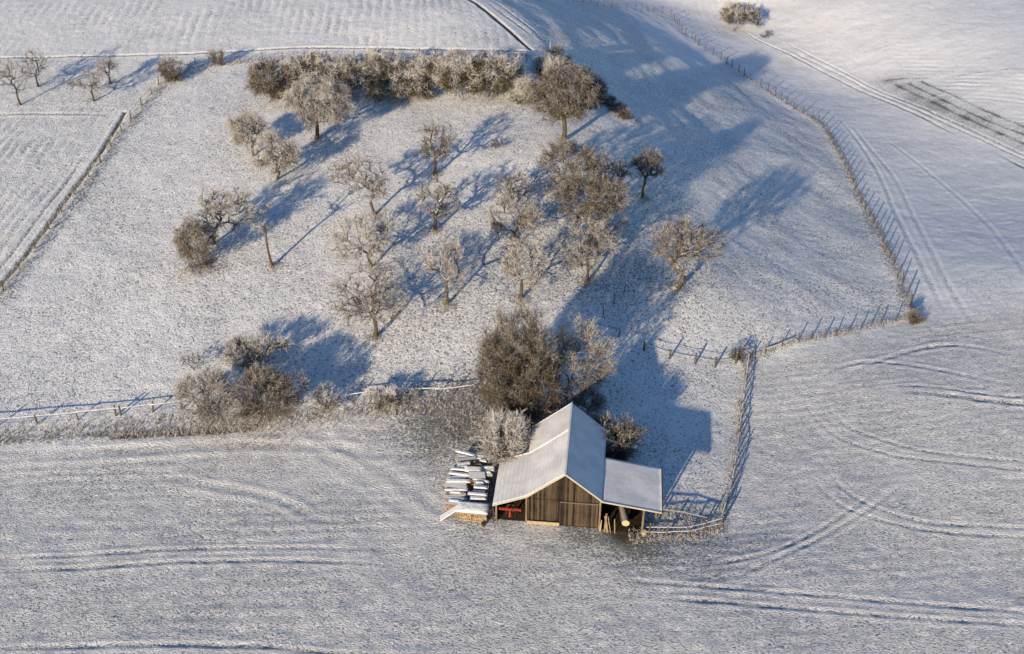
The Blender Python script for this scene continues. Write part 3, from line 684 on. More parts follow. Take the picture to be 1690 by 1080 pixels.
def roof_material(name, ribs):
    m, nt, b = newmat(name); tc = N(nt, 'ShaderNodeTexCoord').outputs['Object']; g = N(nt, 'ShaderNodeNewGeometry')
    a = attr(nt, 'rib'); n1 = noise(nt, tc, .7, 4.0); n2 = noise(nt, mapping(nt, tc, (1, 4, 1)), 1.4, 3.0)
    s = mth(nt, 'ADD', mth(nt, 'MULTIPLY', a, ribs), mth(nt, 'MULTIPLY', mth(nt, 'SUBTRACT', mth(nt, 'ADD', n1, n2), 1.0), .55))
    z = N(nt, 'ShaderNodeSeparateXYZ'); nt.links.new(g.outputs['Normal'], z.inputs[0])
    side = rng_(nt, z.outputs[2], .2, .5)
    snow = mixc(nt, rng_(nt, n1, .3, .7), (.70, .685, .685), (.57, .56, .565))
    col = mixc(nt, mth(nt, 'MULTIPLY', rng_(nt, s, .35, .95), .55), snow, (.42, .40, .40))
    nt.links.new(mixc(nt, side, (.16, .145, .13), col), b.inputs['Base Color'])
    bump(nt, b, noise(nt, tc, 2.2, 4.0), .05, .5); b.inputs['Roughness'].default_value = .75; return m
ROOF = roof_material('thin_snow_on_ribbed_sheet', .5)
ROOF2 = roof_material('snow_covered_roof_sheet', .25)
SNOWM, _nt, _b = newmat('settled_snow'); _p = N(_nt, 'ShaderNodeNewGeometry').outputs['Position']
_b.inputs['Base Color'].default_value = (.68, .68, .69, 1); bump(_nt, _b, noise(_nt, _p, 5.0, 4.0), .06)

# ------------------------------------------------------------------ the barn
B0 = on_ground(930, 868); BROT = -R(6.0)
EX = np.array([math.cos(BROT), math.sin(BROT), 0]); EY = np.array([-math.sin(BROT), math.cos(BROT), 0])
def W(x, y, z=0.0): return B0+EX*x+EY*y+np.array([0, 0, z])
barn = tag(empty('barn', B0, BROT), 'weathered wooden barn with snow covered gable roof and open lean-to on both sides', 'barn')
XL, XR, ZE_L, ZE_R, ZR, YB = -3.42, 3.22, 3.75, 3.95, 6.75, 9.3
def planks(mb, x0, x1, zlo, zhi, y, w=.19, seed=0, th=.03, step=.012):
    rs = random.Random(seed); x = x0
    while x < x1-.02:
        ww = min(w*rs.uniform(.92, 1.08), x1-x); xa, xb = x+.004, x+ww-.004
        d = rs.uniform(0, step); q = [(xa, zlo(xa)), (xb, zlo(xb)), (xb, zhi(xb)), (xa, zhi(xa))]
        lo_ = rs.uniform(0, .05)
        V = [(a, y-d, z+(lo_ if i < 2 else 0)) for i, (a, z) in enumerate(q)]+[(a, y-d+th, z+(lo_ if i < 2 else 0)) for i, (a, z) in enumerate(q)]
        mb.add(V, [(0, 1, 2, 3), (7, 6, 5, 4), (0, 4, 5, 1), (1, 5, 6, 2), (2, 6, 7, 3), (3, 7, 4, 0)]); x += ww
def gz(x): return ZR-.10-(ZR-ZE_L)*abs(x)/abs(XL) if x < 0 else ZR-.10-(ZR-ZE_R)*x/XR
mb = MB(); planks(mb, XL, XR, lambda x: 3.13, gz, 0, .19, 1); mb.build('gable_boarding', BOARD, barn)
mb = MB(); planks(mb, XL, -.25, lambda x: .05, lambda x: 3.10, .05, .19, 2); mb.build('front_wall', BOARD, barn)
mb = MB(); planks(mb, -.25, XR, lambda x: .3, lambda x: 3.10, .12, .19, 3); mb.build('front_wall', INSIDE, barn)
mb = MB(); planks(mb, -.35, XR-.12, lambda x: .10, lambda x: 3.02, -.06, .21, 4)
mb.bar((-.38, -.085, .16), (XR-.10, -.085, .16), .10, .03); door = mb.build('sliding_door', BOARD, barn)
MB().bar((-.4, -.13, 3.06), (XR-.1, -.13, 3.06), .06, .07).build('door_track', BARKW, door)
MB().bar((-.36, -.10, .15), (-.36, -.10, 3.0), .03, .10).build('edge_batten', BARKW, door)
MB().bar((-.2, -.10, 1.25), (-.2, -.10, 1.6), .03, .03).build('handle', IRON, door)
for x in (XL-.02, XR+.02): MB().bar((x, -.03, 0), (x, -.03, gz(x)-.12), .16, .16).build('corner_post', TIMBER, barn)
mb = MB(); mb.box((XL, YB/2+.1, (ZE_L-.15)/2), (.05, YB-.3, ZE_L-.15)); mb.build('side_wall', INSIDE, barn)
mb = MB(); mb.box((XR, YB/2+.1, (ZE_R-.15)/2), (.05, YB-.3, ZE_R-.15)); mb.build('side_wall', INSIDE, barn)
mb = MB(); planks(mb, XL+.05, XR-.05, lambda x: 0, gz, YB-.1, .2, 5); mb.build('back_wall', BOARD, barn)
MB().bar((XL, -.02, 3.115), (XR, -.02, 3.115), .06, .035).build('cross_board', BOARD, barn)

def roof(name, x0, z0, x1, z1, ya, yb, mat, ribs=True, th=.07, per=.42, amp=.022, sag=.03, lift=0.0, kink=None):
    """sheet roof from the ridge side (x0,z0) down to (x1,z1); low ribs run along the roof, parallel to the ridge"""
    d = np.array([x1-x0, z1-z0]); L = np.hypot(*d); Lt = L+(math.hypot(kink[0]-x1, kink[1]-z1) if kink else 0)
    ny = 24; nx = int(Lt/(per/6))+1 if ribs else 20
    y = np.linspace(ya, yb, ny); t = np.linspace(0, 1, nx)
    _ = L; nrm = np.array([-d[1], d[0]])/L
    if nrm[1] < 0: nrm = -nrm
    rib = .5+.5*np.cos(2*np.pi*t*Lt/per); rib = rib**2
    T, Y = np.meshgrid(t, y); RB = np.repeat(rib[None, :], ny, 0)
    wob = sag*np.sin(T*np.pi)*(-1)+.015*np.sin(Y*1.3+T*4)
    o = (amp*RB if ribs else 0)+wob+lift
    X = x0+d[0]*T+nrm[0]*o; Z = z0+d[1]*T+nrm[1]*o
    if kink:                                  # one sheet bent over the eave
        s1 = L/(L+math.hypot(kink[0]-x1, kink[1]-z1)); a = np.clip(T/s1, 0, 1); c = np.clip((T-s1)/(1-s1), 0, 1)
        X = x0+d[0]*a+(kink[0]-x1)*c+nrm[0]*o; Z = z0+d[1]*a+(kink[1]-z1)*c+nrm[1]*o
    top = np.stack([X, Y, Z], -1).reshape(-1, 3); bot = np.stack([X-nrm[0]*th, Y, Z-nrm[1]*th], -1).reshape(-1, 3)
    i = np.arange(ny*nx).reshape(ny, nx); q = np.stack([i[:-1, :-1], i[:-1, 1:], i[1:, 1:], i[1:, :-1]], -1).reshape(-1, 4); n = ny*nx
    if d[0] > 0: q = q[:, ::1]
    else: q = q[:, ::-1]
    F = [q, q[:, ::-1]+n]
    for e in (i[0], i[-1], i[:, 0], i[:, -1]): F.append(np.stack([e[:-1], e[1:], e[1:]+n, e[:-1]+n], -1))
    return put(name, mesh_np(name, np.concatenate([top, bot]), np.concatenate(F), mat, False, {'rib': np.tile(1-RB.ravel(), 2)}), barn)
YF, YJ = -.45, 5.75
roof('roof_sheet', 0, ZR, XL-.02, ZE_L, YF, YJ, ROOF, kink=(-6.5, 2.42))
roof('roof_sheet', 0, ZR+.045, XL-.35, ZE_L-.225, YJ-.08, YB+.4, ROOF2, per=.45)
roof('roof_sheet', 0, ZR, XR+.25, ZE_R-.18, YF, YB+.4, ROOF2, ribs=False)
roof('lean_to_roof', XR+.10, ZE_R-.10, 8.75, 3.02, YF, 5.5, ROOF2, ribs=False)
mb = MB(); mb.bar((0, YF, ZR+.05), (0, YB+.4, ZR+.07), .16, .06); mb.build('ridge_cap', ROOF2, barn)
# barge boards along the front edge
mb = MB(); mb.bar((.02, YF-.03, ZR-.06), (XL, YF-.03, ZE_L-.06), .04, .15); mb.bar((XL, YF-.03, ZE_L-.06), (-6.5, YF-.03, 2.36), .04, .15)
mb.build('barge_board', TRIM, barn)
mb = MB(); mb.bar((.02, YF-.032, ZR-.06), (XR+.2, YF-.032, ZE_R-.16), .04, .15); mb.build('barge_board', TRIM, barn)
mb = MB(); mb.bar((XR+.1, YF-.03, ZE_R-.17), (8.75, YF-.03, 2.95), .04, .15); mb.build('barge_board', TRIM, barn)
MB().bar((8.80, YF, 2.94), (8.80, 5.5, 2.94), .10, .12).build('gutter', IRON, barn)
# lean-to frames
for x, y, z in ((-6.2, -.1, 2.4), (-6.2, 2.7, 2.4), (-6.2, 5.5, 2.4)): MB().bar((x, y, -.4), (x, y, z), .15, .15).build('lean_to_post', TIMBER, barn)
for x, y, z in ((7.15, -.1, 3.15), (8.5, 5.2, 2.95), (8.5, 2.6, 2.95)): MB().bar((x, y, -1.2), (x, y, z), .17, .17).build('lean_to_post', TIMBER, barn)
MB().bar((XR+.1, -.1, 3.68), (8.6, -.1, 2.87), .12, .16).build('lean_to_beam', INSIDE, barn)
MB().bar((XL, -.1, 3.50), (-6.4, -.1, 2.26), .12, .16).build('lean_to_beam', INSIDE, barn)
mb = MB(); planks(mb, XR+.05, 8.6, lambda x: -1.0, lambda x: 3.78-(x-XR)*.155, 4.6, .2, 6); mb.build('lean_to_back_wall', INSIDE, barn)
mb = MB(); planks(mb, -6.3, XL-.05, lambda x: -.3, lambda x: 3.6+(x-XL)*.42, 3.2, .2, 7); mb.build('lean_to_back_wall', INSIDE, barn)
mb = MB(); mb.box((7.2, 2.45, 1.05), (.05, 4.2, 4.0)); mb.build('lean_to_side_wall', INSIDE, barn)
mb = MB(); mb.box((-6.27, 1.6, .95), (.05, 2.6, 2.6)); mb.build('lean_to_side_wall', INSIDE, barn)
# earth floors of the lean-tos follow the ground
def floor_patch(name, x0, x1, y0, y1, label):
    xs, ys = np.linspace(x0, x1, 14), np.linspace(y0, y1, 14)
    V = []
    for y in ys:
        for x in xs:
            p = W(x, y); p[2] = ground_z(p[0], p[1])+.05; V.append(p)
    i = np.arange(196).reshape(14, 14); F = np.stack([i[:-1, :-1], i[:-1, 1:], i[1:, 1:], i[1:, :-1]], -1).reshape(-1, 4)
    o = put(name, mesh_np(name, V, F, STRAW, True)); tag(o, label, 'floor', kind='structure')
floor_patch('earth_floor', XR+.1, 7.1, .0, 4.5, 'bare trampled earth under the right lean-to')
floor_patch('earth_floor', -6.2, XL-.1, .1, 3.1, 'bare trampled earth under the left lean-to')

# ------------------------------------------------------------------ things in and around the barn
def gw(x, y, dz=0.0):
    p = W(x, y); p[2] = ground_z(p[0], p[1])+dz; return p
t = tag(empty('plank', gw(-1.85, -.22), BROT), 'long fresh pale plank leaning on the foot of the barn front', 'plank')
MB().bar((-1.5, 0, .28), (1.45, 0, .30), .05, .42, 0.12).build('board', FRESH, t)
# log
t = tag(empty('log', gw(5.65, 1.75, .35), BROT), 'thick felled log with pale sawn end lying under the right lean-to', 'log')
def bark_log():
    n, k = 20, 26; rs = np.random.RandomState(3); V = []; L = 4.3
    for j in range(k):
        s = j/(k-1); r = .36*(1-.10*s)*(1+.03*math.sin(9*s)); 
        for i in range(n):
            a = 2*math.pi*i/n; rr = r*(1+rs.normal(0, .025)); V.append((rr*math.cos(a)-.65*s-.05*math.sin(3*s), -1.35+L*s, .52+.12*s+rr*math.sin(a)))
    F = [(j*n+i, j*n+(i+1) % n, (j+1)*n+(i+1) % n, (j+1)*n+i) for j in range(k-1) for i in range(n)]
    return MB().add(V, F)
bark_log().build('bark', BARKW, t, smooth=True)
e_m, e_nt, e_b = newmat('sawn_log_end'); tc_ = N(e_nt, 'ShaderNodeTexCoord').outputs['Object']
wv = N(e_nt, 'ShaderNodeTexWave', wave_type='RINGS', rings_direction='Y'); wv.inputs['Scale'].default_value = 6; wv.inputs['Distortion'].default_value = 1.5
mp_ = N(e_nt, 'ShaderNodeMapping'); mp_.inputs['Location'].default_value = (0, 0, -.52); e_nt.links.new(tc_, mp_.inputs[0]); e_nt.links.new(mp_.outputs[0], wv.inputs[0])
e_nt.links.new(mixc(e_nt, wv.outputs[1], (.42, .33, .21), (.56, .46, .31)), e_b.inputs['Base Color'])
MB().rod((0, -1.385, .52), (0, -1.34, .52), .355, n=20).build('sawn_end', e_m, t)
mb = MB(); mb.bar((-.3, -.9, .08), (.3, -.9, .08), .16, .16); mb.bar((-1.0, 2.2, .12), (.5, 2.2, .12), .16, .2); mb.build('bearer', TIMBER, t)
# leaning slabs
SG = 'pale split slabs leaning beside the barn door'
for i, (x, h, lean, w, lb) in enumerate([(3.35, 1.0, .05, .16, 'short bright slab against the corner post of the barn door'),
   (3.75, 1.9, .10, .14, 'tallest of the split slabs under the lean-to'), (4.05, 1.6, -.30, .17, 'reddish split slab leaning left in the bundle'),
   (4.35, 1.55, -.34, .13, 'thin split slab in the middle of the bundle'), (4.75, 1.35, -.12, .15, 'outermost split slab towards the log')]):
    t = tag(empty('wood_slab', gw(x, -.28), BROT), lb, 'firewood slab', SG)
    MB().bar((0, 0, -.1), (lean, .45, h), w, .07, .3*i).build('slab', FRESH if i in (0, 2) else SPLIT, t)
# red implement
t = tag(empty('farm_implement', gw(-4.95, .15), BROT), 'red T-shaped farm implement parked under the left lean-to', 'farm implement')
MB().bar((-1.02, 0, 1.42), (1.02, 0, 1.42), .16, .24).build('crossbeam', RED, t)
mb = MB(); mb.bar((0, .05, 1.32), (-.05, -.1, .5), .16, .12); mb.bar((0, .05, 1.3), (.2, .3, .3), .08, .08); mb.build('drawbar', RED, t)
for x in (-.7, .15, .75): MB().bar((x*.5, .25, 1.3), (x*.6, .35, 0), .06, .06).build('leg', IRON, t)
mb = MB()
for k in range(18):
    a, c = 2*math.pi*k/18, 2*math.pi*(k+1)/18
    mb.bar((.75*math.cos(a)*.6, 1.2, .45+.45*math.sin(a)), (.75*math.cos(c)*.6, 1.2, .45+.45*math.sin(c)), .12, .12)
mb.build('wheel', IRON, t)
# rusty hoops left of the lean-to post
t = tag(empty('hay_rake', gw(-6.75, -.15), BROT), 'rusty wheel and frame leaning between firewood crates and barn post', 'farm implement')
mb = MB()
for k in range(16):
    a, c = 2*math.pi*k/16, 2*math.pi*(k+1)/16
    mb.bar((.36*math.cos(a), .05, .75+.6*math.sin(a)), (.36*math.cos(c), .05, .75+.6*math.sin(c)), .07, .07)
mb.build('wheel', IRON, t); mb = MB(); mb.bar((-.35, 0, .1), (.3, .2, 1.7), .08, .08); mb.bar((.3, -.1, 0), (.28, .1, 1.5), .1, .1); mb.build('frame', IRON, t)

# firewood: stacks with boards and sheets on top, snow lying on all of them
def snow_pad(w, d, h, seed, n=12):
    rs = np.random.RandomState(seed); V = []
    for j in range(n):
        for i in range(n):
            a, c = i/(n-1)*2-1, j/(n-1)*2-1
            e = (1-abs(a)**6)*(1-abs(c)**6)
            V.append((a*w/2*(1+.03*rs.normal()), c*d/2*(1+.03*rs.normal()), h*e*(1+.25*rs.normal()*.4)))
    V += [(v[0], v[1], -.02) for v in V]; m_ = n*n
    F = [(j*n+i, j*n+i+1, (j+1)*n+i+1, (j+1)*n+i) for j in range(n-1) for i in range(n-1)]
    ring = [i for i in range(n)]+[j*n+n-1 for j in range(1, n)]+[(n-1)*n+i for i in range(n-2, -1, -1)]+[j*n for j in range(n-2, 0, -1)]
    F += [(ring[k-1], ring[k-1]+m_, ring[k]+m_, ring[k]) for k in range(len(ring))]
    return MB().add(V, F)
def firewood(x, y, w, d, h, seed, label, tilt=(0, 0), boards=3, rot=0.0,  crate=False, group='snowed-in firewood stacks left of the barn', cover=True):
    rs = random.Random(seed); t = tag(empty('firewood_stack', gw(x, y), BROT+rot), label, 'firewood', group)
    mb = MB(); z = .12
    while z < h:
        xx = -w/2; rr = rs.uniform(.06, .10)
        while xx < w/2-.05:
            r = rs.uniform(.055, .11); xx += r
            yy = rs.uniform(-.08, .08)
            mb.rod((xx, -d/2+yy, z+rs.uniform(-.02, .03)), (xx+rs.uniform(-.04, .04), d/2+yy, z+rs.uniform(-.02, .03)), r, n=rs.choice((4, 5, 6))); xx += r*.85
        z += .155
    mb.build('split_logs', SPLIT, t)
    if crate:
        mb = MB()
        for k in range(3):
            zz = .08+k*h/2.2; mb.bar((-w/2-.03, -d/2-.06, zz), (w/2+.03, -d/2-.06, zz), .03, .10); mb.bar((-w/2-.03, d/2+.06, zz), (w/2+.03, d/2+.06, zz), .03, .10)
        for sx in (-1, 1):
            for sy in (-1, 1): mb.bar((sx*(w/2+.02), sy*(d/2+.06), -.05), (sx*(w/2+.02), sy*(d/2+.06), h), .08, .08)
        mb.build('crate_frame', SPLIT, t)
    if cover:
        mb = MB(); ty, tx = tilt; lens = []; boards += 1
        ax = np.array([[1, 0, math.tan(tx)], [0, 1, math.tan(ty)], [-math.tan(tx), -math.tan(ty), 1]]); ax /= np.linalg.norm(ax, axis=1, keepdims=True)
        bw = d*1.2/boards
        for k in range(boards):
            c = np.array([rs.uniform(-.15, .15), -d*.6+bw*(k+.5), h+.10+rs.uniform(0, .14)]); c[2] += c[1]*math.tan(ty); lens.append((c, w*rs.choice((rs.uniform(.5, .8), rs.uniform(.95, 1.25), rs.uniform(.95, 1.2))), rs.choice((rs.uniform(-.06, .06), rs.uniform(-.35, .35)))))
            ca, sa = math.cos(lens[-1][2]), math.sin(lens[-1][2]); mb.box(c, (lens[-1][1], bw*rs.uniform(.85, 1.15), .04), np.array([ax[0]*ca+ax[1]*sa, ax[1]*ca-ax[0]*sa, ax[2]]))
        cb = mb.build('cover_board', TIMBER, t)
        for k in range(boards):
            if rs.random() < .22: continue
            c, l_, a_ = lens[k]; p = snow_pad(l_*.97, bw*rs.uniform(.7, 1.0), rs.uniform(.05, .11), seed*7+k)
            o = p.build('snow', SNOWM, cb, smooth=True); o.location = (c[0], c[1], c[2]+.03); o.rotation_euler = (ty+rs.uniform(-.05, .05), -tx, a_)
    return t
firewood(-9.15, .15, 1.15, 1.0, .95, 1, 'crate of firewood left of two under one snow sheet', crate=True, cover=False)
firewood(-7.75, .05, 1.25, 1.0, 1.0, 2, 'crate of firewood beside the barn post, right of two', crate=True, cover=False)
t = tag(empty('tarpaulin', gw(-8.4, .15, 1.12), BROT), 'snow laden sheet lying across the two front firewood crates', 'tarpaulin')
MB().box((0, 0, 0), (2.9, 1.35, .03)).build('sheet', TIMBER, t, rot=(.10, .02, 0))
snow_pad(2.85, 1.3, .17, 77, 18).build('snow', SNOWM, t, rot=(.10, .02, 0), loc=(0, 0, .03), smooth=True)
t = tag(empty('board', gw(-10.4, -.3), BROT), 'long snowy board leaning steeply against the left firewood crate', 'board')
ax_ = np.array([[.80, .25, .55], [-.25, .96, -.08], [-.55, -.06, .82]])
MB().box((0, .3, .62), (2.6, .75, .05), ax_).build('plank', TIMBER, t); MB().box((-.02, .3, .67), (2.5, .66, .07), ax_).build('snow', SNOWM, t)
FWS = [(-10.6, 1.3, 1.9, .9, .75, (.05, -.04), 3, .02, 'low firewood stack at the left end of the front row, boards showing'),
 (-8.4, 1.9, 1.7, .9, 1.05, (-.05, .03), 2, .0, 'firewood stack directly behind the snow sheet'),
 (-10.8, 2.6, 2.0, .9, 1.0, (.04, .02), 3, -.04, 'firewood stack with three flat snowy boards, left side second row'),
 (-8.3, 3.3, 1.5, .9, 1.2, (.03, -.05), 3, .05, 'tall firewood stack with bluish sheet near the dark barn side'),
 (-10.7, 4.0, 2.1, .9, 1.15, (.02, .0), 2, .0, 'firewood stack with one broad snowy sheet at the left edge'),
 (-9.1, 4.6, 1.6, 1.0, 1.35, (.20, -.18), 1, .25, 'firewood stack under a sheet tipped sideways in the middle'),
 (-10.6, 5.5, 1.9, .9, 1.2, (-.08, .10), 2, -.1, 'firewood stack under a wavy snowy sheet near the far end'),
 (-8.0, 5.2, 1.4, .9, 1.1, (.06, .02), 3, .05, 'firewood stack half under the bleached shrub'),
 (-10.4, 7.0, 1.9, .9, 1.2, (-.06, -.05), 2, .05, 'farthest firewood stack with a humped snowy cover'),
 (-8.6, 7.1, 1.5, .9, 1.15, (.02, .0), 3, .0, 'far firewood stack with three straight boards in a row')]
for i, (x, y, w, d, h, tl_, nb, ro, lb) in enumerate(FWS): firewood(x*.93-.35, y, w*.92, d*1.3, h, 20+i, lb, tl_, nb, ro)
t = tag(empty('bucket', on_ground(798, 868), 0), 'small dark bucket standing in the snow before the firewood', 'bucket')
MB().rod((0, 0, 0), (0, 0, .35), .15, .19, 12).build('body', IRON, t)
t = tag(empty('chopping_block', on_ground(1062, 884), 0), 'orange brown chopping block at the lean-to corner post', 'chopping block')
MB().rod((0, 0, -.1), (.03, 0, .5), .24, .22, 12).build('block', FRESH, t)
t = tag(empty('post_stack', on_ground(922, 677), BROT), 'bundle of upright fence stakes behind the barn ridge', 'fence stakes')
rs_ = random.Random(8)
for k in range(8):
    x = -.9+.25*k+rs_.uniform(-.05, .05); MB().rod((x, 0, -.1), (x+rs_.uniform(-.2, .2), rs_.uniform(-.2, .2), 2.0+rs_.uniform(-.5, .4)), .09, .08, 7).build('stake', TIMBER, t)

# ------------------------------------------------------------------ fences
def post_mesh(h, r, sq=False):
    mb = MB(); mb.rod((0, 0, -.3), (.02, 0, h), r*1.1, r*.9, 4 if sq else 7); return mb
def fence(name, pts, label, gap=4.0, h=1.25, r=.07, wires=(.55, 1.05), rail=None, seed=0, px_posts=None, wire_r=.012, cat='fence', railm=None, snowy=False, jit=.25):
    """posts along a picture polyline; wires or rails between neighbours, all parts of one fence"""
    rs = random.Random(seed); L = castline(pts, .4)
    if px_posts is None:
        d = np.r_[0, np.cumsum(np.hypot(*np.diff(L, axis=0).T))]; P = []; s = 0.0
        while s < d[-1]:
            ss = min(max(s+rs.uniform(-jit, jit), 0), d[-1]); P.append((np.interp(ss, d, L[:, 0]), np.interp(ss, d, L[:, 1]))); s += gap
    else: P = [tuple(cast(*q)[:2]) for q in px_posts]
    P = [np.array([x, y, ground_z(x, y)]) for x, y in P]; root = tag(empty(name, P[0]), label, cat)
    me = []
    for k in range(5):
        m_ = bpy.data.meshes.new('post'); b_ = post_mesh(h*rs.uniform(.88, 1.1), r*rs.uniform(.85, 1.2)); m_.from_pydata(np.concatenate(b_.V).tolist(), [], b_.F); m_.materials.append(POST); me.append(m_)
    for i, p in enumerate(P[:100]):
        put('post', me[rs.randrange(5)], root, tuple(p-P[0]), (rs.gauss(0, .07), rs.gauss(0, .07), rs.uniform(0, 6)))
    for z in wires:
        A, C = [], []
        for p, q in zip(P[:-1], P[1:]):
            for k in range(3):
                f = lambda t: p+(q-p)*t+np.array([0, 0, z-.06*math.sin(math.pi*t)])-P[0]
                A.append(f(k/3)); C.append(f((k+1)/3))
        V, F = prisms(A, C, [wire_r]*len(A), [wire_r]*len(A), 3); put('wire', mesh_np('wire', V, F, RAIL if snowy else WIRE), root)
    for z in (rail or ()):
        for p, q in zip(P[:-1], P[1:]):
            a = p-P[0]+np.array([0, 0, z+rs.uniform(-.08, .08)]); c = q-P[0]+np.array([0, 0, z+rs.uniform(-.08, .08)])
            d = (c-a)/np.linalg.norm(c-a)*.25; MB().rod(a-d, c+d, .06, .05, 7).build('rail', railm or RAIL, root)
    return root
fence('rail_fence', None or [(0,705),(62,701),(130,694),(200,687),(252,682),(300,677)], 'snow covered rail fence along the lower left meadow edge', rail=(.95,), wires=(.5,), px_posts=[(-70,710),(-4,706),(62,701),(130,694),(192,688),(200,687),(253,682),(301,677)], h=1.35, r=.085, seed=1)
fence('rail_fence', [(0,0),(1,1)], 'low rail fence behind the brambles running to the big bushy tree', rail=(1.0,), px_posts=[(556,672),(582,664),(640,655),(690,654),(722,653),(748,652),(779,648)], h=1.5, seed=2, wire_r=.03)
fence('wire_fence', [(-40,515),(0,488),(60,410),(118,330),(148,292),(175,258),(209,208),(237,172),(265,141)], 'long wire fence climbing the left side of the orchard', gap=4.3, h=1.3, seed=3)
fence('wire_fence', [(0,0),(1,1)], 'wire fence along the top of the orchard behind the hedge', px_posts=[(262,140),(285,124),(323,108),(360,108),(397,106),(434,101),(466,99),(503,98),(540,96),(584,95),(619,94),(650,94),(692,95),(728,96),(763,97),(800,98),(830,99),(869,101),(903,101)], h=1.45, seed=4)
fence('wire_fence', [(946,0),(971,6),(994,10),(1018,14),(1041,18),(1100,24),(1127,52),(1140,62),(1156,78),(1188,98),(1235,132),(1277,157),(1300,175),(1329,190),(1356,209),(1376,243),(1393,272),(1410,313),(1424,343),(1445,376),(1463,420),(1480,454),(1498,495),(1506,518)], 'long curved post fence on the far side of the shaded hollow', gap=3.0, h=1.75, r=.09, seed=5)
fence('wire_fence', [(0,0),(1,1)], 'short post fence running from the straw tuft to the paddock corner', px_posts=[(1500,526),(1478,531),(1454,536),(1437,540),(1421,544),(1400,549),(1380,554),(1361,558),(1338,562),(1317,564),(1290,573),(1263,581),(1240,590)], h=1.3, seed=6)
t_ = tag(empty('fallen_rail', on_ground(1263, 580)), 'snowy fallen rail lying along the short post fence', 'rail'); a_ = on_ground(1263, 580); c_ = on_ground(1308, 566)
MB().rod((0, 0, .35), tuple(c_-a_+np.array([0, 0, .4])), .07, .06, 7).build('pole', RAIL, t_)
fence('rail_fence', [(1234,598),(1230,630),(1226,661),(1219,715),(1209,792),(1188,870)], 'upright paddock fence with close posts right of the barn', gap=1.9, h=1.45, r=.075, rail=(1.1,), wires=(.3, .6, .85), seed=7, jit=.4)
fence('rail_fence', [(0,0),(1,1)], 'short rail fence joining the paddock corner to the lean-to', px_posts=[(1188,872),(1162,878),(1136,885),(1100,886),(1070,885)], h=1.35, rail=(.55, 1.1), wires=(), seed=8, r=.09, railm=POST)
fence('rail_fence', [(0,0),(1,1)], 'low single rail fence beside the right lean-to', px_posts=[(1090,852),(1126,858),(1163,866)], h=.9, rail=(.8,), wires=(), seed=9, railm=TIMBER)
fence('rail_fence', [(0,0),(1,1)], 'single dark rail on two posts standing in the blue shade', px_posts=[(976,545),(1021,556)], h=1.3, rail=(1.15,), wires=(), seed=10, railm=POST)
fence('wire_fence', [(0,0),(1,1)], 'low wire fence crossing the blue shade behind the barn', px_posts=[(1063,578),(1105,592),(1147,600),(1180,606),(1214,600)], h=1.5, seed=11, r=.11, wire_r=.028)
for i, (u, v, lb) in enumerate([(1029,487,'lone thin stake in the shade below the gnarled fruit tree'), (1013,500,'leaning stake just left of the lone thin one in the shade'), (996,520,'stake standing next to the single dark rail')]):
    t_ = tag(empty('stake', on_ground(u, v)), lb, 'stake', 'stakes in the shade behind the barn'); post_mesh(1.6, .06).build('pole', POST, t_, rot=(.05*i, .1-.1*i, 0))
t_ = tag(empty('marker_post', on_ground(908, 82)), 'short whitish marker post at the end of the upper field track', 'post'); MB().rod((0, 0, -.2), (0, 0, 1.3), .09, .08, 8).build('pole', TRIM, t_)
# row of posts along the top of the shaded bank
fence('wire_fence', [(826,-4),(842,18),(858,36),(876,56),(892,72)], 'faint post row along the top of the blue bank by the field track', gap=3.2, h=1.0, r=.05, seed=12)

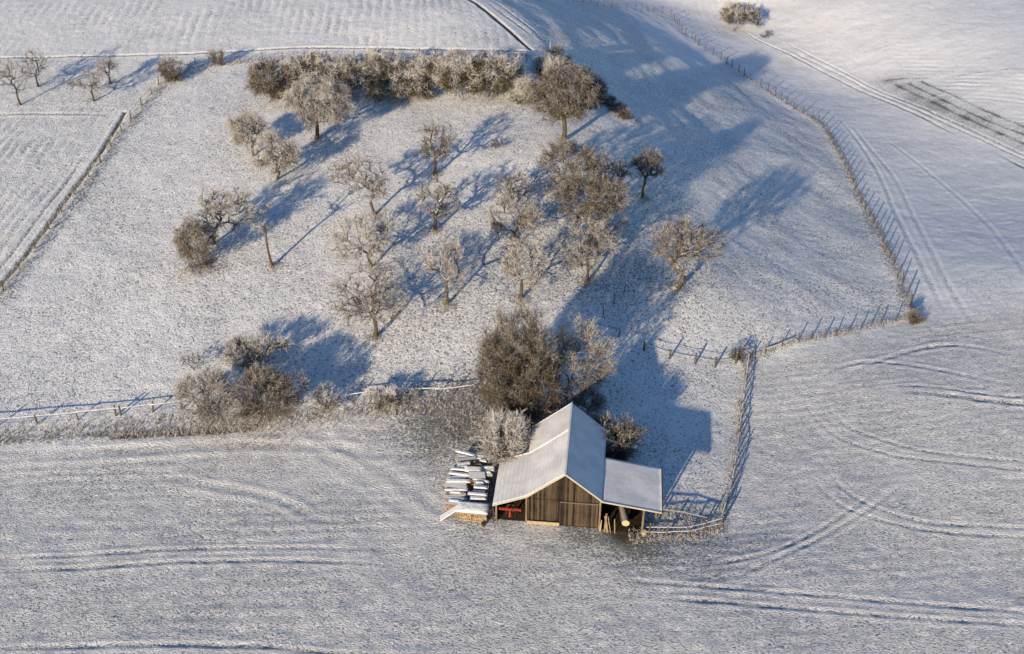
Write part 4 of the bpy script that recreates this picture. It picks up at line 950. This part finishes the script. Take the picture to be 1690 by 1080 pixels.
# ================================================================== DRY GRASS along fences, margins and trunks
def dry_grass():
    rs = np.random.RandomState(4); C = []
    def line(pts, n, w):
        L = castline(pts, .5); k = rs.randint(0, len(L), n); C.append(L[k]+rs.normal(0, w, (n, 2)))
    def blob(u, v, n, r): C.append(cast(u, v)[:2]+rs.normal(0, r, (n, 2)))
    line([(1508,515),(1480,452),(1445,374),(1410,311),(1376,241),(1329,188),(1277,155),(1235,130),(1188,96)], 560, .45)
    line([(1234,597),(1226,660),(1219,714),(1209,791),(1188,868)], 320, .35)
    line([(1240,590),(1290,572),(1361,557),(1437,540),(1500,526)], 260, .35)
    line([(-20,718),(150,706),(300,694),(480,694),(640,676),(780,660)], 900, .9)
    line([(190,720),(270,716),(350,712),(420,706)], 260, .35)
    line([(0,490),(60,405),(118,325),(175,252),(209,205),(265,140)], 600, .5)
    line([(265,139),(360,108),(503,100),(700,97),(900,100)], 500, .5)
    line([(905,85),(950,110),(1000,160),(1040,196)], 320, 1.0)
    line([(1075,885),(1136,885),(1188,874)], 160, .4)
    line([(1095,850),(1163,866)], 60, .3)
    for u, v in ((523,230),(928,232),(720,289),(718,382),(621,357),(614,442),(618,558),(737,504),(858,496),(850,398),(978,408),(967,467),(1062,327),(1114,477),(450,441),(946,318)): blob(u, v, 45, .45)
    blob(866,704,260,1.6); blob(745,690,220,3.0); blob(800,690,160,2.0); blob(1055,888,60,.6); blob(346,698,110,1.3); blob(446,700,160,1.6); blob(632,672,90,1.0); blob(318,448,90,.9)
    C = np.concatenate(C); Z = np.array([ground_z(*c) for c in C]); m = 5
    P0 = np.repeat(np.column_stack([C, Z-.03]), m, 0)+np.c_[rs.normal(0, .06, (len(C)*m, 2)), np.zeros(len(C)*m)]
    D = rs.normal(0, .45, (len(P0), 3)); D[:, 2] = 1; D /= np.linalg.norm(D, axis=1, keepdims=True)
    L = rs.uniform(.14, .48, (len(P0), 1)); P1 = P0+D*L*.6; D2 = D+rs.normal(0, .4, D.shape); D2[:, 2] -= .2; P2 = P1+D2*L*.4
    o = np.ones(len(P0)); v1, f1 = prisms(P0, P1, o*.016, o*.012, 3); v2, f2 = prisms(P1, P2, o*.012, o*.004, 3)
    V = np.concatenate([v1, v2])
    me = mesh_np('dry_grass', V, np.concatenate([f1, f2+len(v1)]), GRASSM, False, {'expo': np.r_[np.full(len(v1), .35), np.full(len(v2), .8)], 'strand': np.repeat(rs.rand((len(v1)+len(v2))//6), 6)})
    tag(put('dry_grass', me), 'straw coloured dry grass standing along fences, margins and trunks', 'grass', kind='stuff')
GRASSM = twig_material('straw_grass', (.11, .085, .045), (.30, .24, .14), .9, .0, .65)
dry_grass()
